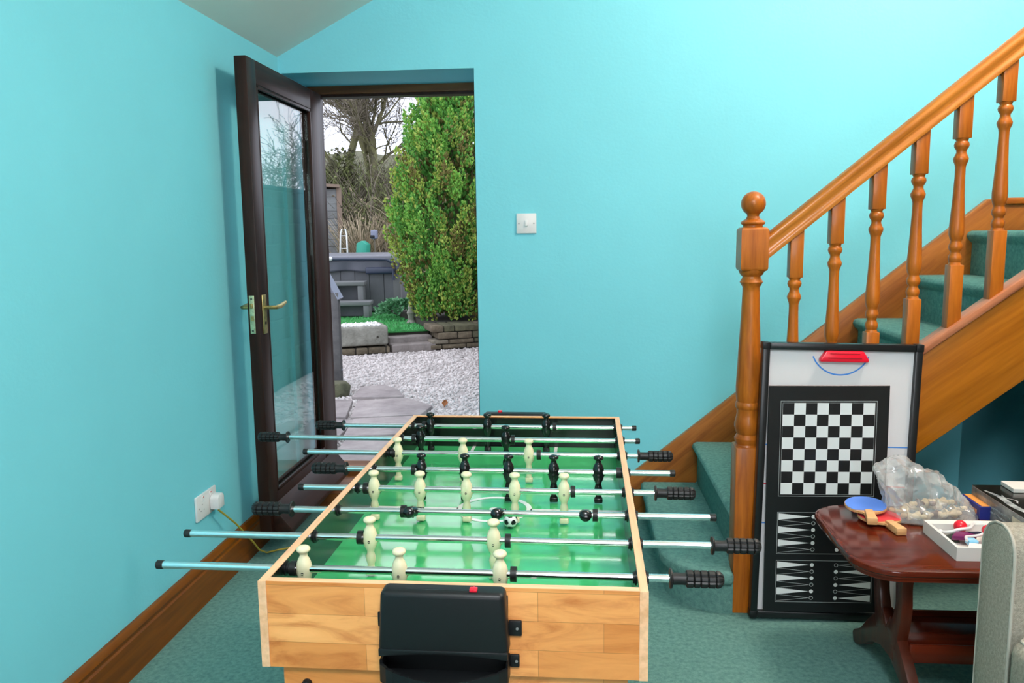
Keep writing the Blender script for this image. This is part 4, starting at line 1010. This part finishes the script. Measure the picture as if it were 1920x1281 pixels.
for k in range(560):      # upright feathery plumes
    h = rr.random()**.95; a = rr.uniform(0, 2*PI); ca, sa = math.cos(a), math.sin(a)
    rad = crad(h)*(rr.uniform(.74, .98) if h < .86 else rr.uniform(.1, .9)); Lp = rr.uniform(.20, .36)*(1.1-.3*h); w_ = rr.uniform(.038, .066)
    p0 = Vector((rad*ca, rad*sa, .02+h*HC-.08)); ax = Vector((ca*rr.uniform(.15, .5), sa*rr.uniform(.15, .5), 1)).normalized()
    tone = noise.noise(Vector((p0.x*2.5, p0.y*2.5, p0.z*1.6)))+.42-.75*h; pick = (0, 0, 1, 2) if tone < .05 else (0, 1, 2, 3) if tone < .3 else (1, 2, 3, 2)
    main = rr.choice(pick)
    for _ in range(62):
        t_ = rr.random(); b_ = rr.uniform(0, 2*PI); r_ = w_*math.sqrt(rr.random())*math.sin(PI*min(1, .22+.78*t_))**.8
        q = p0+ax*(Lp*t_)+Vector((r_*math.cos(b_), r_*math.sin(b_), 0))
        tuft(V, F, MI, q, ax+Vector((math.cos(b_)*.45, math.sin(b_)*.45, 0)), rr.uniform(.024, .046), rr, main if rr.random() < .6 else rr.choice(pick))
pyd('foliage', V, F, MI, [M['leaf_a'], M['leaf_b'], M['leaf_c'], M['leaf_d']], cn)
# small fern and a pale ornament in front of the tub corner
V, F, MI = [], [], []; rr = random.Random(4)
for k in range(260):
    a = rr.uniform(0, 2*PI); l_ = rr.uniform(.05, .26); tuft(V, F, MI, Vector((l_*math.cos(a), l_*math.sin(a), .04+.16*(1-(l_/.3)**2)+rr.uniform(-.03, .03))), Vector((math.cos(a), math.sin(a), .3)), .08, rr, 0)
b = pyd('low_shrub', V, F, MI, [pm('shrub_leaf', (.13, .32, .16), .7)], None, (-2.10, 9.55, TZ_)); tag(b, 'low feathery green shrub between hot tub and conifer', 'shrub')
b = new(); lathe(b, [(.05, 0), (.055, .02), (.035, .05), (.04, .10), (.05, .13), (.03, .17), (.035, .20), (.02, .235), (.004, .245)], 14); tag(part('garden_ornament', b, M['trough'], None, (-1.865, 9.05, .29-.075)), 'small pale stone ornament at the foot of the conifer', 'ornament')

# bank of scrub behind
b = new(); t = bmesh.new(); nx, ny = 60, 30; g = []
for i in range(nx+1):
    row = []
    for j in range(ny+1):
        x = -16+26*i/nx; y = 12.6+16*j/ny
        z = .15+1.75*min(1, max(0, (y-12.9)/4.5))**.8+.18*max(0, y-17)+.28*noise.noise(Vector((x*.8, y*.8, 1)))+.12*noise.noise(Vector((x*2.4, y*2.4, 5)))
        fr = min(1, max(0, (x+1.2)/1.6)); z = z*(1-fr)+(.2+.12*z)*fr
        row.append(t.verts.new((x, y, z if j else -.1)))
    g.append(row)
for i in range(nx):
    for j in range(ny): t.faces.new((g[i][j], g[i+1][j], g[i+1][j+1], g[i][j+1]))
merge(b, t); struct('hillside', b, M['scrub'], 'brown green scrubby bank rising behind the hot tub', 'hillside')
def stems(name, label, cat, base, spread, n, hmin, hmax, mats, seed, lean=.5, r=.006, kind=None, leafy=0., seg=3, group=None):
    rr = random.Random(seed); V, F, MI = [], [], []
    for _ in range(n):
        x, y = rr.gauss(0, spread[0]), rr.gauss(0, spread[1]); h = rr.uniform(hmin, hmax); a = rr.uniform(0, 2*PI); l_ = lean*rr.uniform(.3, 1.2)*h
        px, py = math.cos(a)*l_, math.sin(a)*l_; prev = None; mi = rr.randrange(len(mats))
        for k in range(seg+1):
            u = k/seg; p = Vector((x+px*u*u, y+py*u*u, -.05+h*(u-.25*u*u*lean))); w_ = r*(1-.7*u)
            o = len(V); V += [p+Vector((w_, 0, 0)), p+Vector((-w_*.5, w_*.87, 0)), p+Vector((-w_*.5, -w_*.87, 0))]
            if prev is not None:
                for q in range(3): F.append((prev+q, prev+(q+1) % 3, o+(q+1) % 3, o+q)); MI.append(mi)
            prev = o
            if leafy and rr.random() < leafy: tuft(V, F, MI, p, Vector((rr.uniform(-1, 1), rr.uniform(-1, 1), .4)), .07, rr, mi)
    o = pyd(name, V, F, MI, mats, None, base); return tag(o, label, cat, group, kind)
stems('dry_grass_clump', 'fan of dry straw coloured stems behind the hot tub', 'dry grass', (-3.50, 13.15, .21), (.08, .06), 340, .9, 1.6, [M['straw'], M['straw'], M['straw'], M['bark']], 1, .42, .010)
stems('dry_grass_clump', 'upright pale dry stems right of the dark garden light', 'dry grass', (-2.70, 13.05, .21), (.24, .10), 240, .65, 1.35, [M['straw'], M['stone_a'], M['leaf_d']], 2, .22, .009)
stems('bramble_thicket', 'tangled brown and green brambles covering the bank', 'brambles', (-3.3, 14.9, 1.0), (1.7, .5), 2600, .35, 1.2, [M['twig'], M['ivy'], M['straw'], M['scrub']], 3, .75, .012, 'stuff', .35, 4)
stems('hedge_scrub', 'grey brown leafless scrub along the top of the bank', 'scrub', (-4.2, 16.8, 1.5), (2.2, .9), 2600, .5, 1.6, [M['twig'], M['scrub'], M['ivy']], 6, .6, .012, 'stuff', .25, 4)

def tree(name, label, base, height, r0, seed, spread=.55, depth=6, lean=(0, 0), mats=None, first=.32, group='bare trees behind the bank'):
    rr = random.Random(seed); V, F, MI = [], [], []
    def seg_tube(p0, p1, ra, rb, mi, n):
        d = (p1-p0).normalized(); a = d.orthogonal().normalized(); c = d.cross(a); o = len(V)
        for p, r_ in ((p0, ra), (p1, rb)):
            for k in range(n): V.append(p+(a*math.cos(2*PI*k/n)+c*math.sin(2*PI*k/n))*r_)
        for k in range(n): F.append((o+k, o+(k+1) % n, o+n+(k+1) % n, o+n+k)); MI.append(mi)
    def grow(p, d, l_, r_, lev):
        n = 5; k = 7 if lev < 2 else 5 if lev < 3 else 3
        mi = 0 if lev < 3 else 1; wob = .16+.09*lev
        for i in range(n):
            d = (d+Vector((rr.uniform(-1, 1), rr.uniform(-1, 1), rr.uniform(-.7, .9)))*wob).normalized()
            q = p+d*(l_/n); r2 = max(.0042, r_*.9); seg_tube(p, q, r_, r2, mi, k); p, r_ = q, r2
            if lev < depth and (lev > 0 or i > 1):
                for _ in range((1 if rr.random() < (.97, .95, .88, .8)[min(lev, 3)] else 0)+(1 if rr.random() < .26 else 0)):
                    dd = (d+Vector((rr.uniform(-1, 1), rr.uniform(-1, 1), rr.uniform(-.5, .7)))*(spread+.3)).normalized(); grow(p, dd, l_*rr.uniform(.45, .75), max(.0042, r_*rr.uniform(.42, .62)), lev+1)
        if lev < depth: grow(p, (d+Vector((rr.uniform(-1, 1), rr.uniform(-1, 1), .3))*.4).normalized(), l_*.7, r_*.8, lev+1)
    grow(Vector((0, 0, -.3)), Vector((lean[0], lean[1], 1)).normalized(), height*first, r0, 0)
    o = pyd(name, V, F, MI, mats or [M['bark'], M['twig']], None, base); tag(o, label, 'tree', group)
    return o
tree('bare_tree', 'mossy bare tree with forked trunk left of the conifer', (-4.3, 17.0, 1.5), 7.2, .12, 21, .75, 4, (.12, 0))
tree('bare_tree', 'leaning bare tree beside the shed roof', (-5.0, 16.6, 1.4), 7.0, .12, 5, .75, 4, (.22, -.1))
tree('bare_tree', 'slender bare tree just behind the conifer', (-3.0, 18.5, 1.9), 7.5, .10, 33, .7, 4)
tree('bare_tree', 'pale far bare tree between the two nearer trunks', (-5.4, 21.5, 2.6), 8.0, .12, 44, .7, 4)
tree('bare_tree', 'bare tree with many fine twigs in the middle of the doorway view', (-3.75, 16.2, 1.5), 6.4, .10, 57, .8, 4, (-.12, 0))
tree('bare_tree', 'furthest bare tree on the skyline right of the shed', (-4.9, 20.0, 2.3), 7.4, .11, 91, .75, 4, (.05, 0))
# ivy on the left trunk
V, F, MI = [], [], []; rr = random.Random(6)
for _ in range(1100):
    a = rr.uniform(0, 2*PI); z = rr.uniform(-.3, 1.5)*rr.random()**.4; r_ = .24*rr.uniform(.4, 1.5)*(1.5-.75*z); tuft(V, F, MI, Vector((z*.22+r_*math.cos(a), r_*math.sin(a), z)), Vector((math.cos(a), math.sin(a), .2)), .11, rr, rr.randrange(2))
tag(pyd('ivy', V, F, MI, [M['ivy'], M['scrub']], None, (-4.95, 16.4, 1.45)), 'olive ivy wrapped round the trunk above the shed', 'ivy')

# shed
sh = thing('garden_shed', 'weathered grey board shed at the left of the bank', 'shed', (-3.97, 13.55, .2), (0, 0, .36))
b = new()
for k in range(15): box(b, -2.4, 0, -.006, .02, .118*k, .118*k+.114, .004, 1)
box(b, -2.4, -.02, .01, 1.7, 0, 1.78); part('board_wall', b, M['shed'], sh)
b = new(); prism(b, [(-2.5, 1.95), (.02, 1.80), (.02, 1.85), (-2.5, 2.0)], -.12, 1.8, 'xz'); part('roof', b, M['shed_trim'], sh)
b = new(); box(b, -.03, .05, -.03, .05, .5, 1.80, .004); part('corner_trim', b, M['shed_trim'], sh)
# ladder, lantern, green tub
la_ = thing('step_ladder', 'small white metal step ladder standing beside the shed', 'ladder', (-3.66, 12.70, .21), (0, 0, .1))
for s in (-.055, .055):
    b = new(); tube(b, [(s*1.5, -.12, 0), (s*.85, 0, 1.02), (s*.48, .01, 1.10)], .014, 8); part('side_tube', b, M['alu'], la_)
for z in (.30, .56, .80, 1.0):
    b = new(); box(b, -.06, .06, -.12+.118*z, -.07+.118*z, z-.012, z, .003); part('tread', b, M['alu'], la_)
ln = thing('garden_light', 'grey blue garden light on a thin post behind the tub', 'garden light', (-3.13, 12.55, .21))
b = new(); tube(b, [(0, 0, 0), (0, 0, .95)], .013, 8); part('post', b, M['twig'], ln)
b = new(); box(b, -.05, .05, -.05, .05, .94, 1.08, .02, 3); part('lamp_head', b, M['lantern'], ln)
b = new(); box(b, -.055, .02, -.056, -.03, .95, 1.0, .01, 2); part('lens', b, M['black_plastic'], ln)
b = new(); prism(b, [(-.11, 0), (.09, 0), (.13, .86), (.05, .92), (-.03, .88)], -.12, .12, 'xz', bev=.01); tag(part('green_tub', b, M['green_plastic'], None, (-3.31, 12.38, .21)), 'green plastic container behind the hot tub', 'container')

# stone garden wall and tree reflected in the door glass, hill beyond
b = new(); rubble(b, 4.6, .4, 1.58, .13, .18, .5, 17); tag(part('garden_wall', b, [M['slate'], M['slate_b'], M['slate'], M['mortar']], None, (-.02, 5.3, ZG-.01), (0, 0, PI/2)), 'tall coursed stone garden wall right of the doorway', 'wall')
for o in [bpy.data.objects['garden_wall']]: o.rotation_euler = (0, 0, -PI/2); o.location = (-.05, 9.9, ZG-.01)
tree('garden_tree', 'small bare garden tree right of the doorway', (2.5, 13.2, .4), 4.2, .05, 71, .75, 4, (0, 0), group=None)

# ------------------------------------------------------------------ light
W = bpy.data.worlds.new('world'); SC.world = W; W.use_nodes = True; nt = W.node_tree
bg = nt.nodes['Background']
tc = nt.nodes.new('ShaderNodeTexCoord'); nz = _n(nt, 'ShaderNodeTexNoise', Scale=2.2, Detail=4.); L(nt, tc.outputs['Generated'], nz.inputs['Vector'])
L(nt, ramp(nt, nz.outputs['Fac'], [(.3, (.74, .80, .98)), (.7, (.90, .92, 1.0))]), bg.inputs['Color'])
bg.inputs['Strength'].default_value = 2.3
def area(name, loc, rot, sx, sy_, power, col):
    l_ = bpy.data.lights.new(name, 'AREA'); l_.shape = 'RECTANGLE'; l_.size = sx; l_.size_y = sy_; l_.energy = power; l_.color = col
    o = bpy.data.objects.new(name, l_); COL.objects.link(o); o.location = loc; o.rotation_euler = rot; return o
area('flash_fill', ((WX0+WX1)/2, YF-.10, (WZ0+WZ1)/2), (PI/2, 0, 0), 1.5, 1.0, 40, (.92, .95, 1.))  # added fill at the unseen window, standing in for a camera flash
def point(name, loc, power, rad, col):
    l_ = bpy.data.lights.new(name, 'POINT'); l_.energy = power; l_.shadow_soft_size = rad; l_.color = col
    o = bpy.data.objects.new(name, l_); COL.objects.link(o); o.location = loc; return o
point('unseen_lamp', (1.55, 2.05, 2.95), 137, .22, (1., .79, .69))
point('unseen_lamp', (.2, -.4, 2.4), 138, .3, (.95, .94, 1.))  # added cool fill near the viewer, no fixture belongs to it

vs = SC.view_settings; vs.view_transform = 'Standard'; vs.look = 'None'; vs.gamma = 1.; vs.use_curve_mapping = False; vs.exposure = 0.
SC.cycles.max_bounces = 8; SC.cycles.diffuse_bounces = 3; SC.cycles.transparent_max_bounces = 16; SC.cycles.caustics_reflective = False; SC.cycles.caustics_refractive = False
SC.cycles.sample_clamp_indirect = 6.
